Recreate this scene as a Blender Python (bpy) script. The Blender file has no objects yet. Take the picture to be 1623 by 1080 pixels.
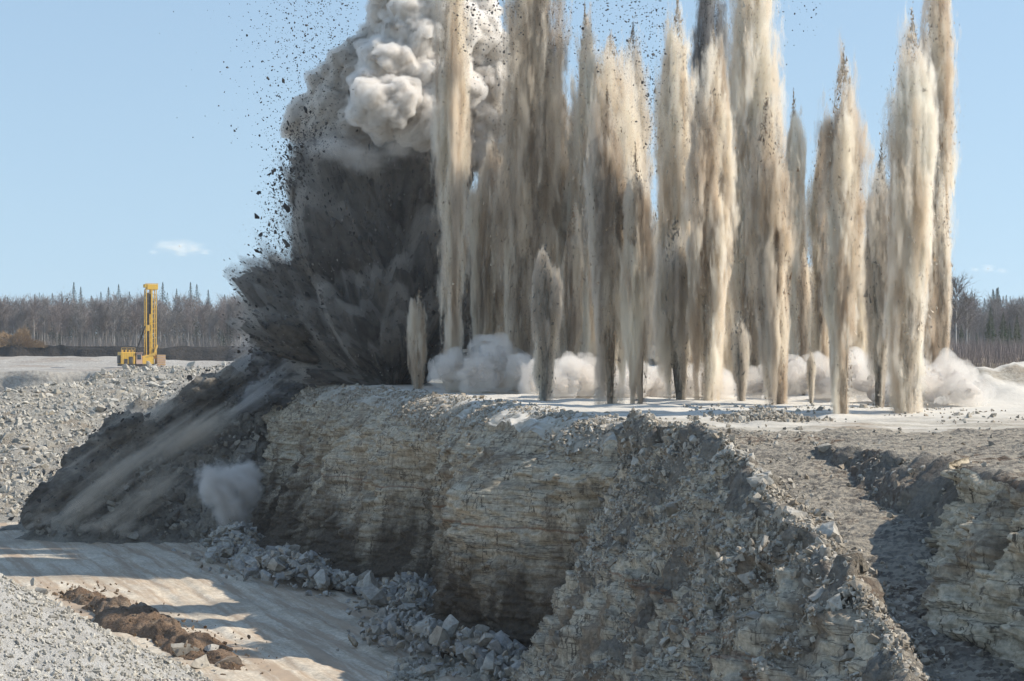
import bpy, bmesh, math, random
import numpy as np
from mathutils import Vector, Matrix

# ------------------------------------------------------------------ camera, sky, sun, exposure
sc = bpy.context.scene
COL = sc.collection
F, CX, HY, CZ = 3000.0, 811.5, 556.0, 15.0          # focal length (px of the 1623 px frame), optical axis, horizon row, eye height
cam = bpy.data.objects.new('camera', bpy.data.cameras.new('camera'))
COL.objects.link(cam)
cam.location = (0, 0, CZ)
cam.rotation_euler = (math.pi / 2, 0, 0)
cam.data.sensor_width = 36
cam.data.lens = 36 * F / 1623
cam.data.shift_y = 16 / 1623
cam.data.clip_start = .5
cam.data.clip_end = 30000
sc.camera = cam

SUN_EL, SUN_AZ = 42.0, 90.0
w = bpy.data.worlds.new('World'); sc.world = w; w.use_nodes = True
nt = w.node_tree; bg = nt.nodes['Background']
sky = nt.nodes.new('ShaderNodeTexSky'); sky.sky_type = 'NISHITA'; sky.sun_disc = False
sky.sun_elevation = math.radians(SUN_EL); sky.sun_rotation = math.radians(SUN_AZ)
sky.air_density = 1.0; sky.dust_density = 0.0; sky.ozone_density = .35
tcw = nt.nodes.new('ShaderNodeTexCoord')
mpw = nt.nodes.new('ShaderNodeMapping'); mpw.inputs['Location'].default_value = (0, 0, .125); mpw.inputs['Scale'].default_value = (1, 1, .35)
nt.links.new(tcw.outputs['Generated'], mpw.inputs['Vector'])
nt.links.new(mpw.outputs[0], sky.inputs['Vector'])
nt.links.new(sky.outputs[0], bg.inputs[0]); bg.inputs[1].default_value = .115
sl = bpy.data.lights.new('sun', 'SUN'); sl.energy = 4.3; sl.angle = math.radians(.5); sl.color = (1, .925, .81)
so = bpy.data.objects.new('sun', sl); COL.objects.link(so)
so.location = (60, 60, 80)
_e, _a = math.radians(SUN_EL), math.radians(SUN_AZ)
so.rotation_euler = Vector((-math.sin(_a) * math.cos(_e), -math.cos(_a) * math.cos(_e), -math.sin(_e))).to_track_quat('-Z', 'Y').to_euler()
sc.view_settings.view_transform = 'Standard'; sc.view_settings.look = 'None'
sc.view_settings.exposure = .38; sc.view_settings.gamma = 1
sc.cycles.use_denoising = True
sc.cycles.use_adaptive_sampling = True; sc.cycles.adaptive_threshold = .025
sc.cycles.max_bounces = 14; sc.cycles.volume_bounces = 7; sc.cycles.diffuse_bounces = 3
sc.cycles.volume_step_rate = .6; sc.cycles.volume_max_steps = 256
sc.cycles.sample_clamp_indirect = 4

rng = np.random.default_rng(7)

# ------------------------------------------------------------------ numpy helpers
def hsh(x, y, z, s):
    h = (x.astype(np.uint32) * np.uint32(374761393) + y.astype(np.uint32) * np.uint32(668265263)
         + z.astype(np.uint32) * np.uint32(2147483647) + np.uint32((s * 1274126177) & 0xffffffff))
    h = (h ^ (h >> np.uint32(13))) * np.uint32(1274126177); h ^= h >> np.uint32(16)
    h = h * np.uint32(2246822519); h ^= h >> np.uint32(13)
    return h.astype(np.float64) / 4294967295.0

def vnoise(p, s=0):
    i = np.floor(p).astype(np.int64); f = p - i; u = f * f * f * (f * (f * 6 - 15) + 10)
    x, y, z = i.T; a = 0
    for dx in (0, 1):
        wx = u[:, 0] if dx else 1 - u[:, 0]
        for dy in (0, 1):
            wy = u[:, 1] if dy else 1 - u[:, 1]
            for dz in (0, 1):
                wz = u[:, 2] if dz else 1 - u[:, 2]
                a = a + wx * wy * wz * hsh(x + dx, y + dy, z + dz, s)
    return a * 2 - 1

def fbm(p, o=4, s=0, g=.5):
    a = 0; k = 1
    for j in range(o):
        a = a + k * vnoise(p * 2 ** j + 17.3 * j, s + j); k *= g
    return a

def fbm2(x, y, sc_, o=4, s=0, g=.5):
    x = np.asarray(x, float); y = np.asarray(y, float)
    p = np.stack([x.ravel() * sc_, y.ravel() * sc_, np.zeros(x.size) + .37], 1)
    return fbm(p, o, s, g).reshape(x.shape)

def worley(p, s=0):
    i = np.floor(p).astype(np.int64); f = p - i; best = np.full(len(p), 9.)
    for dx in (-1, 0, 1):
        for dy in (-1, 0, 1):
            for dz in (-1, 0, 1):
                x, y, z = i[:, 0] + dx, i[:, 1] + dy, i[:, 2] + dz
                q = np.stack([dx + hsh(x, y, z, s), dy + hsh(x, y, z, s + 1), dz + hsh(x, y, z, s + 2)], 1) - f
                best = np.minimum(best, (q * q).sum(1))
    return np.sqrt(best)

def P(px, py, d):                     # a point of the photograph at its real distance d
    return np.array([(px - CX) / F * d, d, CZ - (py - HY) / F * d])

def sstep(a, b, x):
    t = np.clip((x - a) / (b - a), 0, 1); return t * t * (3 - 2 * t)

# ------------------------------------------------------------------ objects
def mesh_np(name, v, f, mat, smooth=True, parent=None, loc=None):
    v = np.asarray(v, np.float32); f = np.asarray(f, np.int32); n = f.shape[1]
    me = bpy.data.meshes.new(name)
    me.vertices.add(len(v)); me.vertices.foreach_set('co', v.ravel())
    me.loops.add(f.size); me.loops.foreach_set('vertex_index', f.ravel())
    me.polygons.add(len(f)); me.polygons.foreach_set('loop_start', np.arange(0, f.size, n, dtype=np.int32))
    me.update(calc_edges=True)
    me.polygons.foreach_set('use_smooth', np.full(len(f), bool(smooth)))
    if mat: me.materials.append(mat)
    o = bpy.data.objects.new(name, me); COL.objects.link(o)
    if parent is not None: o.parent = parent
    if loc is not None: o.location = loc
    return o

def empty(name, loc, label=None, cat=None, group=None, rz=0):
    o = bpy.data.objects.new(name, None); COL.objects.link(o)
    o.location = loc; o.rotation_euler = (0, 0, rz); o.empty_display_size = .3
    tag(o, label, cat, group); return o

def tag(o, label=None, cat=None, group=None, kind=None):
    if label: o['label'] = label
    if cat: o['category'] = cat
    if group: o['group'] = group
    if kind: o['kind'] = kind
    return o

class MB:                              # collects boxes and bars into one mesh
    def __init__(s): s.v = []; s.f = []
    def box(s, c, d, rot=None):
        b = len(s.v); x, y, z = d[0] / 2, d[1] / 2, d[2] / 2
        for p in ((-x, -y, -z), (x, -y, -z), (x, y, -z), (-x, y, -z), (-x, -y, z), (x, -y, z), (x, y, z), (-x, y, z)):
            q = Vector(p)
            if rot: q = rot @ q
            s.v.append(tuple(q + Vector(c)))
        s.f += [tuple(b + k for k in q) for q in ((0, 3, 2, 1), (4, 5, 6, 7), (0, 1, 5, 4), (1, 2, 6, 5), (2, 3, 7, 6), (3, 0, 4, 7))]
        return s
    def bar(s, a, b, t, t2=None):
        a = Vector(a); b = Vector(b); d = b - a
        r = d.to_track_quat('Z', 'Y').to_matrix()
        return s.box((a + b) / 2, (t, t2 or t, d.length), r)
    def hexa(s, pts):                  # eight corners: bottom ring then top ring
        b = len(s.v); s.v += [tuple(p) for p in pts]
        s.f += [tuple(b + k for k in q) for q in ((0, 3, 2, 1), (4, 5, 6, 7), (0, 1, 5, 4), (1, 2, 6, 5), (2, 3, 7, 6), (3, 0, 4, 7))]
        return s
    def build(s, name, mat, parent=None, bevel=.03):
        o = mesh_np(name, s.v, s.f, mat, False, parent)
        if bevel:
            m = o.modifiers.new('bevel', 'BEVEL'); m.width = bevel; m.segments = 2; m.limit_method = 'ANGLE'
        return o

def grid_faces(nr, nc, wrap=False):
    i = np.arange(nr * nc).reshape(nr, nc)
    if wrap:
        return np.stack([i[:-1], np.roll(i, -1, 1)[:-1], np.roll(i, -1, 1)[1:], i[1:]], -1).reshape(-1, 4)
    return np.stack([i[:-1, :-1], i[:-1, 1:], i[1:, 1:], i[1:, :-1]], -1).reshape(-1, 4)

def grid_normals(V):
    du = np.gradient(V, axis=1); dv = np.gradient(V, axis=0)
    n = np.cross(du, dv); n /= np.linalg.norm(n, axis=-1, keepdims=True) + 1e-9
    return n

# ------------------------------------------------------------------ materials
def new_mat(name):
    m = bpy.data.materials.new(name); m.use_nodes = True
    return m, m.node_tree

class G:                               # tiny node-graph writer
    def __init__(s, n): s.n = n
    def node(s, t, **kw):
        q = s.n.nodes.new(t)
        for k, v in kw.items(): setattr(q, k, v)
        return q
    def link(s, a, b): s.n.links.new(a, b)
    def put(s, inp, x):
        if isinstance(x, bpy.types.NodeSocket): s.link(x, inp)
        elif isinstance(x, tuple) and len(x) == 3 and inp.type == 'RGBA': inp.default_value = (*x, 1)
        else: inp.default_value = x
    def m(s, op, a, b=None, c=None, clamp=False):
        q = s.node('ShaderNodeMath', operation=op, use_clamp=clamp)
        for k, x in enumerate((a, b, c)):
            if x is not None: s.put(q.inputs[k], x)
        return q.outputs[0]
    def pos(s): return s.node('ShaderNodeNewGeometry').outputs['Position']
    def mapv(s, v, scale, loc=(0, 0, 0)):
        q = s.node('ShaderNodeMapping'); s.link(v, q.inputs[0]); q.inputs['Scale'].default_value = scale; q.inputs['Location'].default_value = loc
        return q.outputs[0]
    def noise(s, v, scale, detail=5, rough=.55, dist=0):
        q = s.node('ShaderNodeTexNoise'); s.link(v, q.inputs['Vector'])
        q.inputs['Scale'].default_value = scale; q.inputs['Detail'].default_value = detail; q.inputs['Roughness'].default_value = rough; q.inputs['Distortion'].default_value = dist
        return q.outputs['Fac']
    def vor(s, v, scale, feat='F1', out='Distance', rnd=1):
        q = s.node('ShaderNodeTexVoronoi', feature=feat); s.link(v, q.inputs['Vector']); q.inputs['Scale'].default_value = scale; q.inputs['Randomness'].default_value = rnd
        return q.outputs[out]
    def ramp(s, f, stops):
        q = s.node('ShaderNodeValToRGB'); s.link(f, q.inputs[0]); e = q.color_ramp.elements
        while len(e) < len(stops): e.new(.5)
        for k, (p, c) in enumerate(stops): e[k].position = p; e[k].color = (*c, 1) if isinstance(c, tuple) else (c, c, c, 1)
        return q.outputs[0]
    def mix(s, f, a, b, mode='MIX'):
        q = s.node('ShaderNodeMix', data_type='RGBA', blend_type=mode)
        s.put(q.inputs[0], f); s.put(q.inputs[6], a); s.put(q.inputs[7], b)
        return q.outputs[2]
    def island(s): return s.node('ShaderNodeNewGeometry').outputs['Random Per Island']
    def objrand(s): return s.node('ShaderNodeObjectInfo').outputs['Random']
    def bump(s, h, strength, dist):
        q = s.node('ShaderNodeBump'); s.link(h, q.inputs['Height']); q.inputs['Strength'].default_value = strength; q.inputs['Distance'].default_value = dist
        return q.outputs[0]
    def out(s, color, normal=None, rough=.95, spec=.15):
        b = s.n.nodes['Principled BSDF']; s.put(b.inputs['Base Color'], color); b.inputs['Roughness'].default_value = rough
        b.inputs['Specular IOR Level'].default_value = spec
        if normal is not None: s.link(normal, b.inputs['Normal'])

def stone_mat(name, cols, dark=.55, rnd='island', grain=6.0):
    m, n = new_mat(name); g = G(n)
    r = g.island() if rnd == 'island' else g.objrand()
    c = g.ramp(r, [(k / (len(cols) - 1), x) for k, x in enumerate(cols)])
    nz = g.noise(g.pos(), grain, 6, .65)
    c = g.mix(1.0, c, g.ramp(nz, [(.3, dark), (.65, 1.1)]), 'MULTIPLY')
    g.out(c, g.bump(nz, .6, .05)); return m

def terrain_mat(name, base, alt, brown=None, scale=.5, bump=.6, bd=.15, fleck=None, extra=None):
    m, n = new_mat(name); g = G(n); p = g.pos()
    a = g.noise(p, scale, 8, .62)
    c = g.mix(g.ramp(a, [(.38, 0.), (.62, 1.)]), base, alt)
    if brown:
        b = g.noise(g.mapv(p, (1, 1, .6), (31, 7, 3)), scale * .4, 7, .6)
        c = g.mix(g.ramp(b, [(.52, 0.), (.66, 1.)]), c, brown)
    f = g.vor(p, scale * 9)
    f2 = g.noise(p, scale * 14, 5, .7)
    c = g.mix(1.0, c, g.ramp(f2, [(.3, .62), (.68, 1.2)]), 'MULTIPLY')
    if extra: c = extra(g, p, c)
    h = g.m('ADD', g.m('MULTIPLY', f, -.6), f2)
    g.out(c, g.bump(h, bump, bd)); return m

# stone and soil colours (real-world albedo)
LIME = [(.30, .275, .235), (.40, .37, .315), (.48, .445, .385), (.36, .315, .25)]
M_heap = stone_mat('limestone_rubble', [(.31, .285, .24), (.43, .395, .335), (.54, .505, .435), (.42, .365, .28)], .6)
M_heap_o = stone_mat('limestone_boulder', LIME, .6, 'obj', 3)
M_foot = stone_mat('foot_rubble', [(.27, .26, .245), (.37, .35, .315), (.45, .42, .365), (.36, .29, .21)], .6)
M_spurstone = stone_mat('spur_stone', [(.24, .205, .16), (.38, .335, .27), (.54, .49, .41), (.31, .25, .18)], .6)
M_gravel = stone_mat('crushed_limestone', [(.35, .32, .27), (.48, .445, .38), (.60, .56, .485), (.42, .375, .30)], .65, grain=14)
M_tanstone = stone_mat('tan_boulder', [(.42, .31, .21), (.36, .30, .24)], .55, 'obj', 2)
M_chip = stone_mat('thrown_rock', [(.035, .033, .032), (.07, .065, .06), (.13, .12, .11)], .7, grain=3)
M_chip_o = stone_mat('thrown_rock_single', [(.035, .033, .032), (.07, .065, .06), (.11, .10, .09)], .7, 'obj', 3)
M_litchip = stone_mat('pale_thrown_rock', [(.12, .11, .10), (.30, .28, .25), (.5, .47, .42)], .7, grain=3)

# ------------------------------------------------------------------ rock shapes
def rock_shape(k, slab=False):
    r = np.random.default_rng(100 + k)
    n = int(r.integers(10, 16)); q = r.normal(size=(n, 3)); q /= np.linalg.norm(q, axis=1, keepdims=True)
    q *= r.uniform(.75, 1.1, (n, 1)); q = np.sign(q) * np.abs(q) ** .8
    q *= np.array([1, r.uniform(.55, .95), r.uniform(.3, .45) if slab else r.uniform(.5, .85)])
    bm = bmesh.new()
    for p in q: bm.verts.new(p)
    bmesh.ops.convex_hull(bm, input=bm.verts)
    for v in [v for v in bm.verts if not v.link_faces]: bm.verts.remove(v)
    bmesh.ops.triangulate(bm, faces=bm.faces)
    bm.verts.index_update()
    V = np.array([v.co[:] for v in bm.verts]); T = np.array([[v.index for v in f.verts] for f in bm.faces]); bm.free()
    return V, T
ROCKS = [rock_shape(k, k % 2 == 0) for k in range(12)]

def rand_rot(n, r):
    q = r.normal(size=(n, 4)); q /= np.linalg.norm(q, axis=1, keepdims=True); a, b, c, d = q.T
    return np.stack([np.stack([1 - 2 * (c * c + d * d), 2 * (b * c - d * a), 2 * (b * d + c * a)], -1),
                     np.stack([2 * (b * c + d * a), 1 - 2 * (b * b + d * d), 2 * (c * d - b * a)], -1),
                     np.stack([2 * (b * d - c * a), 2 * (c * d + b * a), 1 - 2 * (b * b + c * c)], -1)], 1)

def rock_mass(name, pos, size, mat, seed=0, stretch=None, parent=None, kind='stuff', axis=None):
    r = np.random.default_rng(seed); VV = []; FF = []; b = 0
    which = r.integers(0, len(ROCKS), len(pos))
    for k, (V, T) in enumerate(ROCKS):
        i = np.where(which == k)[0]
        if not len(i): continue
        R = rand_rot(len(i), r)
        q = np.einsum('nij,vj->nvi', R, V) * size[i][:, None, None]
        if axis is not None:          # thrown stones: stretched along their path
            a = axis[i]; q = q + np.einsum('nvi,ni->nv', q, a)[..., None] * a[:, None, :] * (stretch - 1)
        q = q + pos[i][:, None, :]
        VV.append(q.reshape(-1, 3)); FF.append((T[None] + (np.arange(len(i)) * len(V))[:, None, None] + b).reshape(-1, 3)); b += len(i) * len(V)
    o = mesh_np(name, np.concatenate(VV), np.concatenate(FF), mat, False, parent)
    if kind: o['kind'] = kind
    return o

def rough_rock_mesh(name, k, mat):    # a single boulder: chipped, with fine facets
    V, T = ROCKS[k % len(ROCKS)]
    bm = bmesh.new(); vs = [bm.verts.new(p) for p in V]
    for t in T: bm.faces.new([vs[i] for i in t])
    bmesh.ops.subdivide_edges(bm, edges=bm.edges, cuts=3, use_grid_fill=True)
    bmesh.ops.triangulate(bm, faces=bm.faces)
    co = np.array([v.co[:] for v in bm.verts])
    d = fbm(co * 2.2 + k * 9.1, 4, k) * .09
    lay = np.floor(co[:, 2] * 6 + .3 * fbm(co * 1.5, 2, k)) ; d = d + (hsh(lay.astype(int), lay.astype(int) * 0, lay.astype(int) * 0, k) - .5) * .07
    for v, x, y in zip(bm.verts, co, d): v.co = Vector(x * (1 + y))
    me = bpy.data.meshes.new(name); bm.to_mesh(me); bm.free(); me.materials.append(mat)
    return me
ROCK_ME = [rough_rock_mesh('boulder', k, M_heap_o) for k in range(12)]
CHIP_ME = []
for k in range(10):
    V, T = ROCKS[k]; o_ = mesh_np('flying_rock', V, T, M_chip_o, False); CHIP_ME.append(o_.data); bpy.data.objects.remove(o_)

def single_rocks(name, pts, sizes, meshes, label, cat, group, seed=0, flat=True, mat=None):
    r = random.Random(seed); out = []
    for k, (p, s) in enumerate(zip(pts, sizes)):
        o = bpy.data.objects.new(name, meshes[r.randrange(len(meshes))]); COL.objects.link(o)
        o.location = p; o.scale = (s, s * r.uniform(.8, 1.1), s)
        o.rotation_euler = (r.uniform(-.5, .5), r.uniform(-.5, .5), r.uniform(0, 6.3)) if flat else (r.uniform(0, 6), r.uniform(0, 6), r.uniform(0, 6))
        tag(o, label, cat, group); out.append(o)
    return out

# ------------------------------------------------------------------ the ground: heights
def zp(X, Y):                          # top of the bench
    X = np.asarray(X, float); Y = np.asarray(Y, float)
    z = np.interp(Y, [30, 66, 80, 95, 110, 150, 300, 420], [11.35, 11.35, 11.3, 11.85, 12.1, 12.3, 12.7, 13.2])
    berm = 1.9 * np.exp(-((Y - (118 + .25 * (X - 40))) / 5.0) ** 2) * sstep(24, 29, X + 1.5 * fbm2(X, Y, .3, 2, 3))
    rise = sstep(125, 190, Y) * sstep(24, 34, X) * 1.6
    z = z + berm * (1 + .5 * fbm2(X, Y, .35, 3, 5)) + rise
    return z + .10 * fbm2(X, Y, .5, 4, 11) + .07 * fbm2(X, Y, .12, 2, 12)

LIP_Y = [78, 84, 88, 94, 106, 123, 137, 150, 158, 166, 200, 430]
LIP_X = [7.6, 6.2, 4.6, .9, -2.5, -7, -11.5, -17.1, -20.5, -22, -24, -30]
def xlip(Y): return np.interp(Y, LIP_Y, LIP_X) + .55 * fbm2(np.asarray(Y, float), np.zeros(np.shape(Y)), .22, 3, 21)

def zroad(Y): return np.where(Y < 73.4, 11 - .12 * (73.4 - Y), 11 + (Y - 73.4) * .04)
def xedge(Y): return np.interp(Y, [36, 44, 50, 60, 70, 78, 84, 92], [8.3, 8.6, 9.0, 8.75, 7.7, 6.7, 6.1, 5.0])
def zspur(X, Y):
    X = np.asarray(X, float); Y = np.asarray(Y, float)
    w1 = fbm2(X, Y, .28, 4, 31); w2 = fbm2(X, Y, .9, 4, 33)
    xe = xedge(Y) + .5 * fbm2(Y, Y * 0, .35, 3, 34); zr = zroad(Y)
    xr = np.interp(Y, [36, 46, 48.3, 55, 66, 73.5, 78], [12.4, 12.0, 11.7, 12.5, 12.3, 11.9, 13.5]) + .35 * fbm2(Y, Y * 0, .5, 3, 35)
    zt = zp(X, Y)
    crest = np.minimum(zr + .5 + .35 * w1 + np.interp(Y, [45, 62, 70, 76, 82], [0, .1, .55, .6, 0]), np.maximum(zt + .45, zr + .4))
    k = np.interp(Y, [36, 60, 80, 90], [1.35, 1.45, 1.75, 4.0])
    face = crest - k * (xe - X) + .55 * w1 + .18 * w2
    slope = np.interp(Y, [36, 50, 57, 60, 66, 78], [2.6, 2.6, 2.2, 1.25, 1.05, .8]) * (1 + .25 * w1)
    wall = zr + slope * np.maximum(X - xr - .8 * sstep(65, 59, Y), 0)
    road = zr + .05 * w2 + .10 * w1
    berm = crest + (zr - crest) * sstep(0, 1.1, X - xe)
    z = np.where(X < xe, face, np.where(X < xr, np.maximum(berm, road), np.minimum(wall, zt + .02 * w2)))
    return np.maximum(z, -.6)

# pit floor ---------------------------------------------------------------
TRK0, TRKD = np.array([-6.4, 91.0]), np.array([-19, 48.0]) / np.hypot(19, 48)
def track_off(X, Y):
    dx, dy = X - TRK0[0], Y - TRK0[1]
    return dx * TRKD[1] - dy * TRKD[0] + .8 * np.sin((dx * TRKD[0] + dy * TRKD[1]) * .09)
def zfloor(X, Y):
    u = track_off(X, Y); z = .10 * fbm2(X, Y, .25, 4, 41) + .05 * fbm2(X, Y, 1.3, 4, 42)
    for c in (-4.1, -2.2, .6, 2.6, 5.5, 7.3):
        z = z - .09 * np.exp(-((u - c) / .32) ** 2) + .05 * np.exp(-((u - c - .5) / .25) ** 2)
    return z
xs = np.arange(-48, 16, .22); ys = np.concatenate([np.arange(78, 130, .22), np.arange(130, 172, .4)])
X, Y = np.meshgrid(xs, ys); V = np.stack([X, Y, zfloor(X, Y)], -1)
def floor_extra(g, p, c):
    # packed ruts of browner wet dirt run along the haul track
    s = g.node('ShaderNodeSeparateXYZ'); g.link(p, s.inputs[0])
    u = g.m('ADD', g.m('MULTIPLY', g.m('SUBTRACT', s.outputs[0], float(TRK0[0])), float(TRKD[1])), g.m('MULTIPLY', g.m('SUBTRACT', s.outputs[1], float(TRK0[1])), float(-TRKD[0])))
    st = g.node('ShaderNodeCombineXYZ'); g.link(u, st.inputs[0])
    along = g.m('ADD', g.m('MULTIPLY', s.outputs[0], float(TRKD[0] * .05)), g.m('MULTIPLY', s.outputs[1], float(TRKD[1] * .05))); g.link(along, st.inputs[1])
    n = g.noise(st.outputs[0], .8, 5, .7)
    c = g.mix(g.ramp(n, [(.45, 0.), (.57, .9)]), c, (.37, .28, .20))
    return g.mix(g.ramp(g.noise(p, .09, 4, .6), [(.55, 0.), (.7, .75)]), c, (.31, .26, .20))
M_floor = terrain_mat('packed_floor', (.52, .44, .335), (.63, .555, .445), None, .35, .35, .06, extra=floor_extra)
o = mesh_np('pit_floor', V.reshape(-1, 3), grid_faces(len(ys), len(xs)), M_floor); tag(o, kind='structure')
M_ground = terrain_mat('quarry_ground', (.38, .35, .31), (.46, .43, .38), (.25, .19, .14), .2, .3, .1)
o = mesh_np('ground', [(-1500, -200, -.8), (1500, -200, -.8), (1500, 2600, -.8), (-1500, 2600, -.8)], [(0, 1, 2, 3)], M_ground, False); tag(o, kind='structure')

# bench top ---------------------------------------------------------------
def bench_extra(g, p, c):
    # settled white drill dust covers the bench around the blast holes
    s = g.node('ShaderNodeSeparateXYZ'); g.link(p, s.inputs[0])
    n = g.noise(g.mapv(p, (.12, .5, 1)), 1, 6, .6)
    f = g.m('ADD', g.m('MULTIPLY', g.m('SUBTRACT', s.outputs[1], 85.0), .09), g.m('MULTIPLY', g.m('SUBTRACT', n, .5), 3.4))
    nz = g.node('ShaderNodeSeparateXYZ'); g.link(g.node('ShaderNodeNewGeometry').outputs['Normal'], nz.inputs[0])
    flat = g.ramp(g.m('ADD', nz.outputs[2], g.m('MULTIPLY', g.m('SUBTRACT', g.noise(p, 1.6, 5, .6), .5), .12)), [(.86, 0.), (.95, 1.)])      # no dust lies on the crumbling shoulder
    trk = g.noise(g.mapv(p, (.05, .9, 1), (2, 5, 0)), 1, 5, .6)
    c = g.mix(g.ramp(trk, [(.46, 0.), (.58, .7)]), c, (.50, .455, .38))
    return g.mix(g.m('MULTIPLY', g.m('MULTIPLY', g.m('ADD', f, 0.0, clamp=True), .9), flat), c, (.60, .56, .49))
M_bench = terrain_mat('bench_top', (.34, .30, .24), (.45, .405, .33), (.29, .225, .16), .35, .38, .1, extra=bench_extra)
ys = np.concatenate([np.arange(83.4, 100, .22), np.arange(100, 130, .35), np.arange(130, 180, .8), np.arange(180, 425, 6)])
t = np.linspace(0, 1, 260)[None, :] ** 1.9
x0 = xlip(ys)[:, None] + .0
X = x0 + t * (170 - x0); Y = np.repeat(ys[:, None], t.shape[1], 1)
edge = np.clip((X - x0) / 2.8, 0, 1)
Z = zp(X, Y) - (1 - edge) ** 2.2 * (1.15 + .6 * fbm2(X, Y, .3, 3, 50)) + (1 - edge) * .14 * fbm2(X, Y, 2, 4, 51)
Z = Z - .7 * np.clip((84.1 - Y) / .7, 0, 1)
o = mesh_np('bench', np.stack([X, Y, Z], -1).reshape(-1, 3), grid_faces(len(ys), t.shape[1]), M_bench); tag(o, kind='structure')
lipz = Z[:, 0]

# the cut face under the lip ------------------------------------------------
def rock_face(ss, hh, lip, base, nrm, seed, rib_a=2.0, blk_a=.46):
    """a wall of bedded limestone: lip and base are (x, y, z) arrays along ss; beds and joints step in and out along nrm"""
    S, T = np.meshgrid(ss, hh)
    C = lip[None] * (1 - T[..., None]) + base[None] * T[..., None]
    zz = C[..., 2]; o0 = np.zeros(S.size)
    rib = fbm(np.stack([S.ravel() * .105, zz.ravel() * .05, o0], 1), 4, seed).reshape(S.shape)
    warp = .22 * fbm2(S, zz, .12, 3, seed + 1)
    I = lambda a: a.astype(int)
    lay = np.floor(zz * 1.7 + warp); blk = np.floor(S * .75 + hsh(I(lay), I(lay) * 0, I(lay) * 0, 5) * 9 + .7 * fbm2(S, zz, .6, 3, seed + 2))
    b1 = hsh(I(lay), I(blk), I(lay) * 0, 6)
    lay2 = np.floor(zz * 4.3 + warp * 2.4); blk2 = np.floor(S * 2.1 + hsh(I(lay2), I(lay2) * 0, I(lay2) * 0, 7) * 9 + .6 * fbm2(S, zz, 1.1, 2, seed + 3))
    b2 = hsh(I(lay2), I(blk2), I(lay2) * 0, 8); lr = hsh(I(lay2), I(lay2) * 0, I(lay2) * 0, 9)
    fine = fbm(np.stack([S.ravel() * 1.4, zz.ravel() * 2.4, o0], 1), 5, seed + 4, .6).reshape(S.shape)
    cl = fbm(np.stack([S.ravel() * .085, zz.ravel() * .03, o0 + 5.5], 1), 3, seed + 8).reshape(S.shape)
    rib = rib * 1.15 - .75 * np.exp(-(cl / .07) ** 2) * sstep(.1, .3, T)
    act = sstep(-.25, .35, fbm2(S, zz * 1.5, .22, 3, seed + 6) + .25)
    D = rib_a * rib * sstep(.03, .35, T) + (blk_a * (b1 - .5) * act + .26 * (b2 - .5) * (.4 + .6 * act) + .13 * (lr - .5)) * sstep(.03, .13, T) + .2 * fine * sstep(0, .05, T)
    return C + nrm[None] * D[..., None]
ss = np.arange(84, 168, .10); hh = np.concatenate([np.linspace(0, .2, 40)[:-1], np.linspace(.2, 1, 125)])
LX = xlip(ss); LZ = np.interp(ss, ys, lipz)
tx = np.gradient(np.interp(ss, LIP_Y, LIP_X), ss); tx = np.convolve(np.pad(tx, 40, mode='edge'), np.ones(81) / 81, 'valid')
nx, ny = -1 / np.sqrt(1 + tx ** 2), tx / np.sqrt(1 + tx ** 2)
nrm = np.stack([nx, ny, nx * 0], 1)
outw = np.interp(ss, [84, 100, 125], [1.4, 1.8, 3.0]) + .7 * fbm2(ss, ss * 0, .2, 3, 66)
lip = np.stack([LX, ss, LZ], 1); base = lip + nrm * outw[:, None]; base[:, 2] = -.3
FV = rock_face(ss, hh, lip, base, nrm, 61)
foot = np.clip((hh - .8) / .2, 0, 1) ** 1.6 * .9; FV = FV + nrm[None] * foot[:, None, None]
bow = np.sin(np.clip((hh - .14) / .86, 0, 1) * np.pi) * -.6 + .75 * sstep(0, .13, hh); FV = FV + nrm[None] * bow[:, None, None]
Vx, Vy = FV[..., 0], FV[..., 1]
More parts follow.
